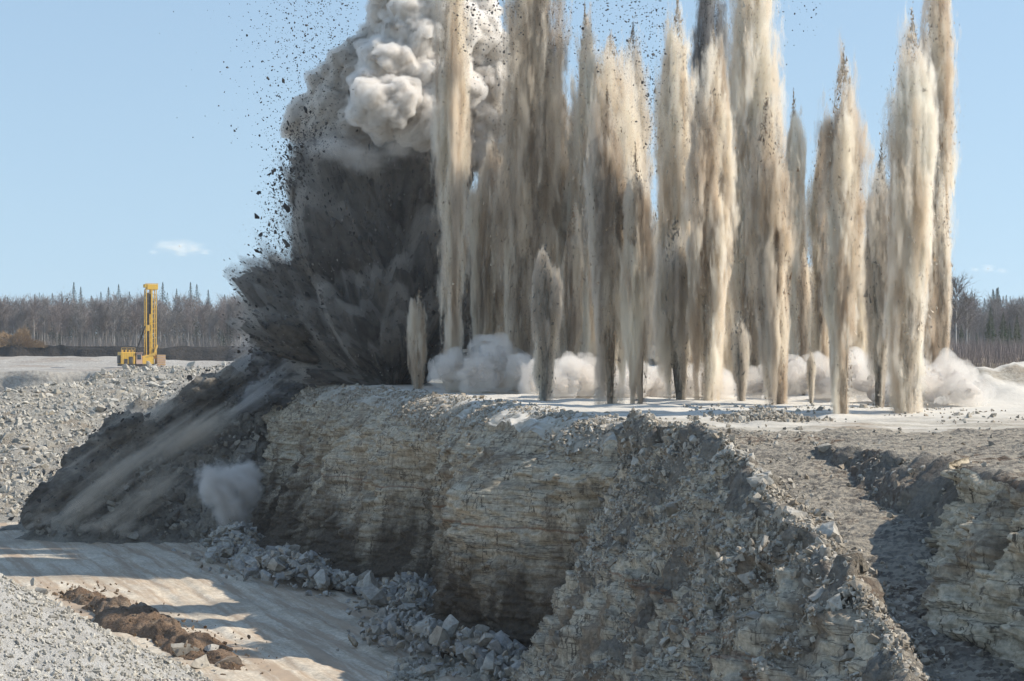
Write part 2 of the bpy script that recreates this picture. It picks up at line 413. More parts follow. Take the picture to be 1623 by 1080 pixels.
def face_material(name, foot_dark, soil_at=.5, topz=10.3, gain=1.0, tint=(1, .955, .87)):
    m, n = new_mat(name); g = G(n); p = g.pos()
    sp = g.node('ShaderNodeSeparateXYZ'); g.link(p, sp.inputs[0])
    st = g.noise(g.mapv(p, (.085, .085, 2.4)), 1, 9, .66, .05)
    c = g.ramp(st, [(.26, (.19, .15, .108)), (.40, (.33, .28, .212)), (.56, (.46, .40, .31)), (.66, (.38, .325, .25)), (.76, (.38, .28, .18))])
    part = g.m('ABSOLUTE', g.m('SUBTRACT', g.noise(g.mapv(p, (.12, .12, 2.3), (0, 0, 3)), 1, 5, .6), .5))     # open bedding partings
    c = g.mix(g.ramp(part, [(.004, .75), (.013, 0.)]), c, (.07, .055, .04))
    jn = g.m('ABSOLUTE', g.m('SUBTRACT', g.noise(g.mapv(p, (1.1, 1.1, .16), (7, 1, 3)), 1, 4, .6, .3), .5))   # upright joints
    jm = g.noise(p, .5, 3, .5)
    c = g.mix(g.m('MULTIPLY', g.ramp(jn, [(.005, .85), (.02, 0.)]), g.ramp(jm, [(.45, 0.), (.55, 1.)])), c, (.06, .047, .036))
    soil = g.noise(g.mapv(p, (.42, .42, .13), (5, 3, 0)), 1, 7, .64)
    c = g.mix(g.ramp(soil, [(soil_at, 0.), (soil_at + .14, .85)]), c, (.16, .118, .082))
    seam = g.m('ABSOLUTE', g.m('SUBTRACT', g.m('ADD', sp.outputs[2], g.m('MULTIPLY', g.noise(p, .25, 4, .6), .9)), 6.9))
    c = g.mix(g.ramp(seam, [(.02, .6), (.08, 0.)]), c, (.20, .10, .055))
    foot_tone = g.m('ADD', g.m('MULTIPLY', sp.outputs[2], -.24), g.m('MULTIPLY', g.noise(g.mapv(p, (.4, .4, .12)), 1, 6, .62), 3.3))
    c = g.mix(g.ramp(foot_tone, [(.05, 0.), (.95, foot_dark)]), c, (.06, .046, .034))     # dark brown blended in towards the foot, in ragged patches
    top = g.m('ADD', g.m('MULTIPLY', g.m('SUBTRACT', sp.outputs[2], topz), .9), g.m('MULTIPLY', g.m('SUBTRACT', g.noise(p, .7, 6, .65), .5), 3.5), None, True)
    c = g.mix(g.m('MULTIPLY', top, .75), c, (.22, .183, .135))                      # loose overburden along the rim
    f2 = g.noise(p, 5, 7, .72); c = g.mix(1., c, g.ramp(f2, [(.3, tuple(.5 * gain * x for x in tint)), (.68, tuple(1.25 * gain * x for x in tint))]), 'MULTIPLY')
    g.out(c, g.bump(f2, .8, .14)); return m
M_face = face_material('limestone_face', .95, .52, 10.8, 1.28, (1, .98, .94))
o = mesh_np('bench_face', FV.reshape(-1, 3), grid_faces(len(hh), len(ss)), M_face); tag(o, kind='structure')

# the spur with the ramp ----------------------------------------------------
def spur_extra(g, p, c):
    st = g.noise(g.mapv(p, (.25, .25, 3.0)), 1, 7, .6, .2)
    sx = g.node('ShaderNodeSeparateXYZ'); g.link(p, sx.inputs[0])
    nrm = g.node('ShaderNodeSeparateXYZ'); g.link(g.node('ShaderNodeNewGeometry').outputs['True Normal'], nrm.inputs[0])
    steep = g.ramp(nrm.outputs[2], [(.45, 1.), (.62, 0.)])
    c2 = g.ramp(st, [(.3, (.14, .115, .09)), (.5, (.26, .23, .185)), (.68, (.38, .335, .27)), (.8, (.26, .19, .125))])
    c = g.mix(g.ramp(nrm.outputs[2], [(.9, 0.), (.975, .85)]), c, (.42, .365, .285))      # packed ramp surface
    return g.mix(g.m('MULTIPLY', steep, .75), c, c2)
M_spur = terrain_mat('spur_rubble', (.175, .155, .13), (.29, .26, .215), (.15, .10, .066), .45, 1., .2, extra=spur_extra)
xs = np.concatenate([np.arange(-4, 13.5, .10), np.arange(13.5, 34, .25), np.arange(34.5, 90, 3)]); ys_ = np.arange(36, 90.5, .14)
X, Y = np.meshgrid(xs, ys_); Z = zspur(X, Y)
V = np.stack([X, Y, Z], -1); N = grid_normals(V)
stp = np.clip(1 - N[..., 2], 0, 1)
q = V.reshape(-1, 3)
lay = np.floor(q[:, 2] * 2.3 + .5 * fbm(q * .2, 3, 70)).astype(int); blk = np.floor(q[:, 1] * .9 + hsh(lay, lay * 0, lay * 0, 3) * 9).astype(int)
b1 = hsh(lay, blk, lay * 0, 12).reshape(X.shape) - .5
d = (.42 * fbm(q * .8, 6, 71, .58)).reshape(X.shape) * (.25 + stp) + .75 * b1 * stp ** 1.5 + .05 * fbm(q * 3.5, 3, 73).reshape(X.shape)
V = V + N * d[..., None]
V[..., 2] -= .35 * sstep(84.2, 85.5, Y) * (X > xedge(Y) - .3)
V[..., 2] -= .9 * sstep(.3, 1.1, xedge(Y) + .5 * fbm2(Y, Y * 0, .35, 3, 34) - X)       # the bedded face mesh covers this side
o = mesh_np('rubble_spur', V.reshape(-1, 3), grid_faces(len(ys_), len(xs)), M_spur); tag(o, kind='structure')

# the left face of the spur: soil and beds, steeper below
sf = np.arange(36.5, 89.5, .085); hf = np.linspace(0, 1, 150)
xf = xedge(sf) + .5 * fbm2(sf, sf * 0, .35, 3, 34) + .15; zf = zspur(xf - .1, sf) + .1
kf = np.interp(sf, [36, 60, 80, 86, 90], [1.35, 1.45, 1.75, 2.6, 4.0])
lipf = np.stack([xf, sf, zf], 1); basef = np.stack([xf - (zf + .4) / kf, sf, np.full(len(sf), -.4)], 1)
nf = np.stack([-np.full(len(sf), .8), np.zeros(len(sf)), np.full(len(sf), .6)], 1)
SV = rock_face(sf, hf, lipf, basef, nf, 77, .75, .55)
q = SV.reshape(-1, 3); SV = SV + nf[None] * (.25 * fbm(q * .45, 4, 79) + .10 * fbm(q * 1.9, 4, 78, .6)).reshape(SV.shape[:2])[..., None]
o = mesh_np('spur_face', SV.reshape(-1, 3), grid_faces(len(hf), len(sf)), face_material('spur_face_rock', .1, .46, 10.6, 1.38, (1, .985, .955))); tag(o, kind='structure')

# the steep bedded wall on the far side of the ramp
sw = np.arange(36.5, 63, .07); hw = np.linspace(0, 1, 90)
xr_ = np.interp(sw, [36, 46, 48.3, 55, 66, 73.5, 78], [12.4, 12.0, 11.7, 12.5, 12.3, 11.9, 13.5]); zr_ = zroad(sw)
slp = np.interp(sw, [36, 50, 57, 60, 66], [2.6, 2.6, 2.2, 1.25, 1.05])
zt_w = zp(xr_ + 2, sw)
xr_ = xr_ + 1.6 * sstep(59.5, 63, sw)
lipw = np.stack([xr_ + (zt_w - zr_) / slp - .1, sw, zt_w + .12], 1); basew = np.stack([xr_ - .35, sw, zr_ - .4], 1)
nw = np.stack([-np.ones(len(sw)), np.zeros(len(sw)), np.full(len(sw), .25)], 1)
WV = rock_face(sw, hw, lipw, basew, nw, 75, .9, .7)
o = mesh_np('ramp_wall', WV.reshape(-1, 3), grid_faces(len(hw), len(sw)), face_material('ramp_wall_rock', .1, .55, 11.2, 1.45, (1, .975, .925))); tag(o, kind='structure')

# slope of freshly broken rock in front of the blast --------------------------
def znose(X, Y):
    h = np.interp(X, [-44, -41, -37.4, -32.6, -27.3, -23, -18.5, -15, -8], [-1, 0, 5.0, 9.2, 12.4, 14.6, 14.0, 12.4, 12])
    yf = np.interp(X, [-44, -35, -28, -17, -10], [153, 148, 147, 146.5, 146]) + 1.5 * fbm2(X, Y * 0, .2, 3, 80)
    yr = 160.0
    f = np.clip((Y - yf) / (yr - yf), 0, 1) ** .8; bk = np.clip((Y - yr - 3) / 16, 0, 1)
    return h * f * (1 - bk) + 1.1 * fbm2(X, Y, .22, 4, 81) * f - .5
xs = np.arange(-46, -12, .17); yn = np.concatenate([np.arange(143, 166, .17), np.arange(166, 182, .5)])
X, Y = np.meshgrid(xs, yn); V = np.stack([X, Y, znose(X, Y)], -1); N = grid_normals(V)
q = V.reshape(-1, 3); lay = np.floor(q[:, 2] * 1.5 + .7 * fbm(q * .25, 3, 83)).astype(int); blk = np.floor(q[:, 0] * .6 + hsh(lay, lay * 0, lay * 0, 4) * 9).astype(int)
d = .55 * fbm(q * .6, 5, 82, .6) + .8 * (hsh(lay, blk, lay * 0, 13) - .5)
V = V + N * (d.reshape(X.shape) * sstep(.0, 1.5, V[..., 2]))[..., None]
M_nose = terrain_mat('broken_dark_rock', (.15, .133, .11), (.27, .243, .20), (.36, .31, .24), .3, .9, .2)
o = mesh_np('broken_slope', V.reshape(-1, 3), grid_faces(len(yn), len(xs)), M_nose); tag(o, kind='structure')

# lit muck heap on the left ---------------------------------------------------
def zheap(X, Y):
    toe = 163 + 2.5 * fbm2(X, Y * 0, .12, 3, 90)
    r = np.clip((Y - toe) / 140, 0, 2) ** .85 * 12.3
    cap = np.interp(X, [-100, -82, -69, -62, -54, -40], [4.5, 6.4, 9.8, 11.4, 12.1, 12.4])
    bk = np.clip((Y - 312) / 14, 0, 1)
    return np.minimum(r, cap) * (1 - bk) + (.9 * fbm2(X, Y, .06, 3, 91) + .45 * fbm2(X, Y, .25, 3, 92)) * sstep(0, 2, r) - .4
xs = np.arange(-104, -6, .55); yh = np.arange(155, 330, .6)
X, Y = np.meshgrid(xs, yh)
M_heapbase = terrain_mat('rubble_bed', (.30, .275, .235), (.46, .425, .36), (.34, .28, .21), .5, .9, .35)
o = mesh_np('rubble_slope', np.stack([X, Y, zheap(X, Y)], -1).reshape(-1, 3), grid_faces(len(yh), len(xs)), M_heapbase); tag(o, kind='structure')

# the far bench, peat bank and forest ground -----------------------------------
M_far = terrain_mat('far_bench', (.34, .31, .27), (.44, .41, .36), (.32, .27, .22), .12, .5, .4)
xs = np.arange(-190, 40, 1.2); yb = np.concatenate([np.full(1, 326.), np.linspace(329, 331, 16), np.arange(335, 505, 3.)])
X, Y = np.meshgrid(xs, yb)
Yw = Y + 5 * fbm2(X, X * 0, .05, 3, 95) * (Y > 326.5)
Z = np.interp(Y, [326, 329, 329.6, 330.1, 330.5, 330.8, 331, 400, 505], [-1, 0, 4, 4.4, 8.6, 9, 11.3, 11.6, 12.3]) + .22 * fbm2(X, Y, .25, 4, 96) + 1.5 * np.exp(-((Y - 468) / 14) ** 2) * sstep(-75, -95, X + 6 * fbm2(X, Y, .1, 2, 97))
o = mesh_np('far_bench', np.stack([X, Yw, Z], -1).reshape(-1, 3), grid_faces(len(yb), len(xs)), M_far); tag(o, kind='structure')
M_peat = terrain_mat('peat_bank', (.022, .020, .018), (.045, .038, .032), (.10, .08, .06), .15, .8, .5)
xs = np.arange(-260, 260, .9); yq = np.linspace(0, 1, 26)
X, T = np.meshgrid(xs, yq)
top = 16.4 + .7 * fbm2(X, X * 0, .07, 3, 101) - .9 * sstep(-130, -80, X)
Y = 497 + 9 * T + 3 * fbm2(X, T * 6, .12, 3, 102)
Z = 11.6 + (top - 11.6) * sstep(0, .75, T) + .5 * fbm2(X, T * 12, .35, 4, 103) * np.sin(np.pi * np.clip(T, 0, 1))
o = mesh_np('peat_bank', np.stack([X, Y, Z], -1).reshape(-1, 3), grid_faces(len(yq), len(xs)), M_peat); tag(o, kind='structure')
M_heath = terrain_mat('forest_floor', (.20, .165, .12), (.27, .22, .16), (.12, .10, .07), .1, .5, .3)
xs = np.concatenate([np.linspace(-1500, -280, 20), np.arange(-260, 261, 6.), np.linspace(280, 1500, 20)]); yf = np.concatenate([np.arange(504, 620, 4.), np.linspace(640, 2600, 20)])
X, Y = np.meshgrid(xs, yf)
Z = 15.9 + .5 * fbm2(X, Y, .05, 3, 104) - .9 * sstep(-130, -80, X) + sstep(900, 2600, Y) * 4
o = mesh_np('forest_floor', np.stack([X, Y, Z], -1).reshape(-1, 3), grid_faces(len(yf), len(xs)), M_heath); tag(o, kind='structure')
xs = np.concatenate([np.arange(22, 120, 1.5), np.linspace(122, 400, 20)]); yr = np.concatenate([np.arange(150, 300, 2.5), np.linspace(305, 520, 20)])
X, Y = np.meshgrid(xs, yr)
def zheath(X, Y): return np.interp(Y, [145, 160, 200, 300, 520], [12.2, 14.0, 14.3, 15.2, 16.2]) + .4 * fbm2(X, Y, .12, 3, 106) - 1.5 * sstep(30, 22, X)
o = mesh_np('heath', np.stack([X, Y, zheath(X, Y)], -1).reshape(-1, 3), grid_faces(len(yr), len(xs)), M_heath); tag(o, kind='structure')

# gravel stockpile in the left foreground ---------------------------------------
GC = np.array([-28.5, 73.0])
def zgravel(X, Y):
    r = np.hypot(X - GC[0], Y - GC[1]); a = np.arctan2(Y - GC[1], X - GC[0])
    z = 10.3 - .56 * r + .35 * np.sin(a * 5 + .6) * sstep(0, 6, r) + .22 * fbm2(X, Y, .45, 3, 110)
    z = np.maximum(z, 4.7 - .60 * np.hypot(X + 23.5, Y - 86.5) + .2 * fbm2(X, Y, .5, 3, 111))
    return np.maximum(z, -.5)
xs = np.arange(-48, -6, .2); yg = np.arange(56, 98, .2); X, Y = np.meshgrid(xs, yg)
M_gbase = terrain_mat('gravel_bed', (.40, .38, .345), (.52, .50, .46), None, 1.2, .9, .1)
o = mesh_np('gravel_pile', np.stack([X, Y, zgravel(X, Y)], -1).reshape(-1, 3), grid_faces(len(yg), len(xs)), M_gbase)
tag(o, 'big pile of pale crushed limestone gravel in the left foreground', 'gravel pile')

# dirt windrow along the pile -----------------------------------------------------
A, B = np.array([-27.5, 117.0]), np.array([-12.6, 88.5])
nrow, nc = 130, 40
tt = np.linspace(0, 1, nrow)[:, None]; uu = np.linspace(-1, 1, nc)[None, :]
dirv = (B - A) / np.linalg.norm(B - A); nv = np.array([-dirv[1], dirv[0]])
cxy = A[None, None] + (B - A)[None, None] * tt[..., None]
wdt = 1.75 * (1 + .35 * np.sin(tt * 17)) * np.clip(np.sin(np.pi * (.04 + .92 * tt)), .1, 1) ** .5
XY = cxy + nv[None, None] * (uu * wdt)[..., None]
Zr = (1 - uu ** 2) * (1.0 + .45 * fbm2(tt * 40 + uu * 0, uu * 2.5 + tt * 0, .5, 4, 120)) * np.clip(np.sin(np.pi * (.03 + .94 * tt)), 0, 1) ** .6 + .22 * fbm2(XY[..., 0], XY[..., 1], 1.2, 4, 121) - .18
M_dirt = terrain_mat('brown_dirt', (.13, .085, .055), (.24, .165, .11), (.33, .26, .19), .6, .9, .15)
o = mesh_np('dirt_ridge', np.concatenate([XY, Zr[..., None]], -1).reshape(-1, 3), grid_faces(nrow, nc), M_dirt)
tag(o, 'low ridge of loose brown dirt between the gravel pile and the pit floor', 'dirt ridge')

# ------------------------------------------------------------------ stones lying on the ground
r = np.random.default_rng(11)
# muck heap: rubble without number
n = 15000
Y = 162 + 160 * r.random(n) ** 1.15; X = -(.285 * Y) + r.random(n) * (.285 * Y - .5 * np.clip(Y - 165, 0, 60) * .3 - 14)
sz = np.clip(r.lognormal(-1.15, .5, n), .12, 1.1) * (.8 + .5 * (Y - 160) / 160)
pos = np.stack([X, Y, zheap(X, Y) + sz * .15], 1); pos = pos[zheap(X, Y) > .2]
big = np.argsort(-sz[:len(pos)])
rock_mass('broken_limestone', pos, sz[:len(pos)] * .72, M_heap, 1)
n = 70; Y = r.uniform(168, 300, n); X = -(.27 * Y) + r.random(n) * .15 * Y
sz = r.uniform(.8, 1.5, n)
single_rocks('boulder', np.stack([X, Y, zheap(X, Y) + .2], 1), sz * .75, ROCK_ME, 'pale limestone boulder lying in the sunlit rubble heap below the drill rig', 'boulder', 'boulders in the sunlit rubble heap', 2)

# along the foot of the cut face
def footline(S, off):
    i = np.interp(S, ss, np.arange(len(ss))).astype(int)
    bx, by = Vx[-1, i], Vy[-1, i]
    return bx + nx[i] * off, by + ny[i] * off
def footz(S, off): return 1.5 * np.exp(-((off - .8) / 2.2) ** 2) * (.55 + .6 * (fbm2(S, off * 0, .25, 2, 131) + .5))
n = 5200; S = r.uniform(86, 150, n); off = np.abs(r.normal(0, 1.55, n)) - 1.0
bx, by = footline(S, off); hz = np.clip(footz(S, off), 0, 3)
sz = np.clip(r.lognormal(-1.6, .55, n), .07, .7)
rock_mass('foot_rubble', np.stack([bx, by, hz * r.uniform(.3, 1, n)], 1), sz, M_foot, 3)
n = 110; S = r.uniform(88, 148, n); off = r.uniform(-.6, 2.1, n); bx, by = footline(S, off)
sz = np.clip(r.lognormal(-.55, .35, n), .35, 1.1)
single_rocks('boulder', np.stack([bx, by, np.clip(footz(S, off), 0, 3) * .7 + .1], 1), sz, ROCK_ME, 'shaded grey limestone block among the rubble at the foot of the cliff', 'boulder', 'blocks along the foot of the cliff', 4)
def special_rock(p, scale, rot, k, mat, label, name='boulder', cat='boulder'):
    o = bpy.data.objects.new(name, rough_rock_mesh(name, k, mat)); COL.objects.link(o)
    o.location = p; o.scale = scale; o.rotation_euler = rot; tag(o, label, cat); return o
special_rock(P(728, 1012, 99.5) + np.array([0, 0, .5]), (1.75, 1.5, 1.6), (.2, .5, .3), 3, M_tanstone, 'largest boulder at the foot of the cliff, tan and wedge shaped, at the shadow edge')
special_rock(P(792, 985, 103), (1.2, 1., 1.1), (.3, -.2, 1.3), 5, M_heap_o, 'rounded grey boulder leaning behind the large tan wedge boulder')
# slabs lying in the sun beside the spur toe
for k, (px, py, dd, sx_, rz, lb) in enumerate((
        (775, 1068, 88, 2.0, .3, 'long pale slab lying in the sun at the end of the cliff shadow'),
        (735, 1070, 88.5, 1.0, 1.2, 'short white slab tilted beside the long pale slab'),
        (812, 1050, 90, 1.3, -.4, 'cream block in the sun right against the toe of the spur'),
        (700, 1078, 87, .9, .9, 'small grey block at the left end of the row of sunlit slabs'),
        (792, 1078, 87.4, 1.4, .1, 'flat white slab in front of the cream block near the spur toe'),
        (832, 1072, 87.6, 1.0, 2.0, 'brownish block wedged under the spur toe in the sun'))):
    special_rock(P(px, py, dd), (sx_, sx_ * .55, sx_ * .5), (.15, .2 - .1 * k, rz), 2 * k, M_heap_o, lb, 'stone_slab', 'slab')
n = 500; q = np.stack([r.uniform(-5.5, 1.5, n), r.uniform(86, 92, n)], 1)
rock_mass('sunlit_rubble', np.stack([q[:, 0], q[:, 1], np.zeros(n) + .05], 1), np.clip(r.lognormal(-1.7, .5, n), .06, .5), M_heap, 5)

# the spur: scree on its face, its crest, the ramp and the far wall
def on_face(n, r, pw=1.0):                # points lying on the spur's left face
    a = r.integers(0, len(sf) - 1, n); b = np.minimum((r.random(n) ** pw * (len(hf) - 1)).astype(int), len(hf) - 1); return SV[b, a], hf[b]
q, hq = on_face(52000, r, 1.1); sz = np.clip(r.lognormal(-3.0, .5, len(q)), .02, .22)
k_ = fbm(q * .5, 3, 141) > -.45 + .75 * hq; q, sz = q[k_], sz[k_]
rock_mass('spur_scree', q + np.array([-.02, 0, .01]), sz, M_spurstone, 6)
q, hq = on_face(11000, r, 1.5); sz = np.clip(r.lognormal(-2.25, .45, len(q)), .05, .4)
k_ = fbm(q * .3, 3, 142) > -.1 + .9 * hq; q, sz = q[k_], sz[k_]
rock_mass('spur_rubble_stones', q + np.array([-.03, 0, .02]), sz, M_spurstone, 15)
n = 9000; Y = 42 + 42 * r.random(n); X = xedge(Y) + r.normal(.2, .6, n); sz = np.clip(r.lognormal(-2.7, .5, n), .03, .3)
rock_mass('crest_rubble', np.stack([X, Y, zspur(X, Y) + .06], 1), sz, M_spurstone, 16)
n = 12000; Y = 40 + 46 * r.random(n); X = 9 + 20 * r.random(n) ** 1.6; Z = zspur(X, Y)
sz = np.clip(r.lognormal(-2.75, .5, n), .03, .35)
wall = ((X > 12.2) & (Z < zp(X, Y) - .12)) | (r.random(n) < .1)
rock_mass('ramp_scree', np.stack([X, Y, Z + sz * .1], 1)[wall], sz[wall], M_spurstone, 7)
n = 46; Y = r.uniform(46, 78, n); X = xedge(Y) + r.uniform(-2.2, .6, n)
single_rocks('boulder', np.stack([X, Y, zspur(X, Y) + .08], 1), np.clip(r.lognormal(-1.1, .3, n), .2, .6), ROCK_ME, 'pale limestone block resting on the rubble crest of the spur beside the ramp', 'boulder', 'blocks on the crest of the spur', 8)
p_ = P(1205, 937, 57.5)
special_rock((8.0, 57.0, float(zspur(np.array([8.0]), np.array([57.0]))[0]) + .3), (.75, .45, .38), (.1, -.5, .35), 4, M_heap_o, 'biggest pale slab on the face of the spur, long and tilted below the crest')
# broken stones on the bench
n = 2600; Y = 74 + 30 * r.random(n) ** 1.4; X = xlip(Y) + .3 + 28 * r.random(n)
pt = fbm2(X, Y, .18, 3, 150); keep = (pt > .35) & (Y > 80)
sz = np.clip(r.lognormal(-2.5, .5, n), .03, .3)
rock_mass('bench_rubble', np.stack([X, Y, zp(X, Y) + .02], 1)[keep], sz[keep], M_spurstone, 9)
n = 9000; Y = 85 + 70 * r.random(n) ** 1.2; off = r.normal(1.0, .9, n); X = xlip(Y) + off; ed = np.clip(off / 2.8, 0, 1)
sz = np.clip(r.lognormal(-2.5, .5, n), .04, .4)
rock_mass('rim_rubble', np.stack([X, Y, zp(X, Y) - (1 - ed) ** 2.2 * 1.15 - np.clip(-off, 0, 3) * 1.2], 1), sz, M_spurstone, 17)
n = 900; q = r.normal(0, 1, (n, 2)); X = 12.2 + q[:, 0] * 1.3; Y = 91 + q[:, 1] * .8
rock_mass('low_stone_heap', np.stack([X, Y, zp(X, Y) + .45 * np.exp(-(q ** 2).sum(1) / 1.5)], 1), np.clip(r.lognormal(-2.2, .4, n), .05, .3), M_spurstone, 10)

# gravel: every stone of the near slope
n = 26000; X = r.uniform(-33, -9, n); Y = r.uniform(60, 97, n); Z = zgravel(X, Y)
keep = (Z > -.2) & (np.abs(X) < .31 * Y)
sz = np.clip(r.lognormal(-2.45, .38, n), .04, .24)
rock_mass('gravel', np.stack([X, Y, Z + .03], 1)[keep], sz[keep], M_gravel, 12)
# stones caught in the dirt ridge
for k, (px, py, dd, s_, lb) in enumerate((
        (293, 1032, 92.5, .95, 'flat pale stone lying in the dirt ridge beside the gravel'),
        (316, 1022, 94, .55, 'tan stone standing on edge in the middle of the dirt ridge'),
        (336, 1030, 93, .7, 'cream stone at the right end of the dirt ridge'),
        (362, 1052, 90, .85, 'orange brown block at the near end of the dirt ridge'),
        (320, 1052, 89.5, .8, 'grey slab lying at the edge of the gravel pile'),
        (52, 922, 111, .55, 'pale stone on the dirt at the far end of the gravel pile'),
        (66, 936, 108, .5, 'grey green stone lying beside the pale stone at the far end of the gravel'))):
    special_rock(P(px, py, dd), (s_, s_ * .8, s_ * .7), (.3 * k, .2, k), k + 1, M_tanstone if k in (1, 3) else M_heap_o, lb, 'stone', 'stone')
n = 700; t = r.random(n); X = A[0] + (B[0] - A[0]) * t + r.normal(0, 1.1, n); Y = A[1] + (B[1] - A[1]) * t + r.normal(0, 1.1, n)
rock_mass('dirt_clods', np.stack([X, Y, np.clip(.8 * r.random(n) ** 2, .0, .7)], 1), np.clip(r.lognormal(-2.7, .5, n), .04, .25), stone_mat('dirt_clod', [(.12, .08, .05), (.22, .155, .10), (.3, .24, .18)], .6), 13)
# dark blocks on the broken slope
n = 4200; X = r.uniform(-42, -14, n); Y = r.uniform(146, 164, n); Z = znose(X, Y)
keep = Z > .3; sz = np.clip(r.lognormal(-1.3, .5, n), .1, .9)
rock_mass('dark_broken_rock', np.stack([X, Y, Z + .1], 1)[keep], sz[keep], stone_mat('dark_block', [(.09, .082, .07), (.16, .145, .122), (.26, .235, .195), (.38, .345, .285)], .6), 14)

# ------------------------------------------------------------------ drill rig on the far bench
def paint(name, col, rough=.5, dirt=.35):
    m, n = new_mat(name); g = G(n)
    nz = g.noise(g.pos(), 1.3, 6, .65)
    c = g.mix(g.ramp(nz, [(.45, 0.), (.75, dirt)]), col, (.30, .26, .2))
    g.out(c, None, rough, .3); return m
M_yel = paint('yellow_paint', (.72, .43, .06)); M_yel2 = paint('worn_yellow_paint', (.60, .37, .08), .6, .6)
M_pink = paint('faded_pink_paint', (.52, .36, .28), .7, .5); M_dk = paint('dark_steel', (.05, .045, .04), .6, .5)
M_glass, n = new_mat('window_glass'); G(n).out((.03, .035, .04), None, .08, .6)
rz = math.radians(24)
R0 = P(222, 588, 380)
rig = empty('drill_rig', tuple(R0), 'yellow blasthole drill rig with tall raised mast on the far bench', 'drill rig', None, rz)
# local axes: x along the machine (mast at the right end), y away from the viewer
for sy in (-1.5, 1.5):
    t = MB(); t.hexa([(-2.6, sy - .45, .0), (2.2, sy - .45, 0), (2.2, sy + .45, 0), (-2.6, sy + .45, 0), (-3.1, sy - .45, .95), (2.7, sy - .45, .95), (2.7, sy + .45, .95), (-3.1, sy + .45, .95)])
    cr = t.build('crawler_track', M_dk, rig, .15)
    for k in range(5):
        V, T = [], []
        a = np.linspace(0, 2 * np.pi, 14, endpoint=False)
        for yy in (sy - .5, sy + .5): V += [(-2.1 + k * .98 + .34 * math.cos(x), yy, .42 + .34 * math.sin(x)) for x in a]
        T = [(i, (i + 1) % 14, 14 + (i + 1) % 14, 14 + i) for i in range(14)] + [(0, i, i + 1, i + 1) for i in range(1, 13)] + [(14, 14 + i + 1, 14 + i, 14 + i) for i in range(1, 13)]
        me = bpy.data.meshes.new('track_roller'); me.from_pydata(V, [], [tuple(dict.fromkeys(q)) for q in T]); me.materials.append(M_yel2)
        ro = bpy.data.objects.new('track_roller', me); COL.objects.link(ro); ro.parent = cr
MB().box((-.4, 0, 1.15), (7.6, 3.2, .36)).build('deck_frame', M_dk, rig)
h = MB().box((-2.75, -.0, 2.55), (2.9, 3.1, 2.42)).build('machinery_house', M_yel, rig, .08)
v = MB()
for k in range(6): v.box((-3.9 + k * .46, -1.56, 2.5), (.10, .04, 2.2))
v.build('panel_rib', M_yel2, h, .0)
st_ = MB()
for k in range(4): st_.box((-3.5 + k * .7, .2, 3.95), (.3, .35, .4))
st_.build('exhaust_cowl', M_yel2, h)
MB().box((-4.35, -.4, 2.3), (.28, 2.0, 1.6)).build('radiator_grille', M_dk, h)
cb = MB().hexa([(-1.2, -1.7, 1.35), (.1, -1.7, 1.35), (.1, .2, 1.35), (-1.2, .2, 1.35), (-1.1, -1.6, 3.5), (.0, -1.6, 3.5), (0, .2, 3.5), (-1.1, .2, 3.5)]).build('operator_cab', M_pink, rig, .06)
MB().box((-.55, -1.66, 2.75), (.75, .05, .9), Matrix.Rotation(-.045, 3, 'X')).build('window', M_glass, cb, .0)
MB().box((-.55, -.7, 3.58), (1.5, 2.2, .12)).build('roof', M_pink, cb)
MB().box((-1.5, .9, 2.2), (2.5, 1.2, 1.6)).build('compressor_box', M_yel2, rig, .06)
MB().hexa([(.15, -1.5, 1.35), (2.6, -1.5, 1.35), (2.6, 1.5, 1.35), (.15, 1.5, 1.35), (.15, -1.4, 2.9), (2.3, -1.4, 3.4), (2.3, 1.4, 3.4), (.15, 1.4, 2.9)]).build('mast_pedestal', M_yel, rig, .06)
# mast
mx, my, zt_, zb_ = 2.05, -.2, 16.3, 2.4
mm = MB()
for dx in (-1.0, 1.0):
    for dy in (-.75, .75): mm.bar((mx + dx, my + dy, zb_), (mx + dx, my + dy, zt_), .17)
for dy in (-.75, .75): mm.bar((mx + .1, my + dy, zb_), (mx + .1, my + dy, zt_), .3, .22)
mast = mm.build('mast', M_yel, rig, .02)
lad = MB()
for k in range(13):
    z = 3.6 + k * .98
    lad.bar((mx + .1, my - .78, z), (mx + 1.05, my - .78, z), .13); lad.bar((mx + 1, my - .75, z), (mx + 1, my + .75, z), .1)
    lad.bar((mx - 1, my - .75, z), (mx - 1, my + .75, z), .09)
    if k % 2 == 0: lad.bar((mx - 1, my + .75, z), (mx + 1, my + .75, z + .98), .1)
lad.build('ladder_rung', M_yel2, mast, .0)
MB().box((mx - .45, my - .2, 13.4), (.8, .9, 4.0)).build('drill_carriage', M_dk, mast)
MB().bar((mx - .5, my - .2, 1.6), (mx - .5, my - .2, 15.6), .32).build('drill_pipe', M_dk, mast, .05)
MB().box((mx - .45, my - .3, 8.6), (.75, .9, 1.2)).build('rotary_head', M_yel2, mast)
hd = MB().box((mx + .25, my, zt_ + .55), (2.2, 1.8, 1.1)).box((mx - 1.05, my, zt_ + .75), (.5, 1.6, .7)).build('mast_head', M_yel, mast, .05)
MB().bar((mx - 1.2, my - .8, zt_ + 1.22), (mx + 1.4, my - .8, zt_ + 1.22), .1).build('guard_rail', M_yel2, hd, 0)
MB().bar((mx + .4, -1.3, 3.0), (mx + 1.1, -1.2, 5.2), .4).bar((mx - 1.3, -1.2, 2.6), (mx + .9, -1.3, 3.6), .45).build('mast_brace', M_yel2, rig)
hs = MB()
for k in range(4): hs.bar((mx - 1.35 + .12 * k, -1.1 + .1 * k, 3.2), (mx - .75 + .1 * k, my - .3, 10.5 - k), .09)
hs.build('hydraulic_hose', M_dk, rig, 0)
rl = MB()
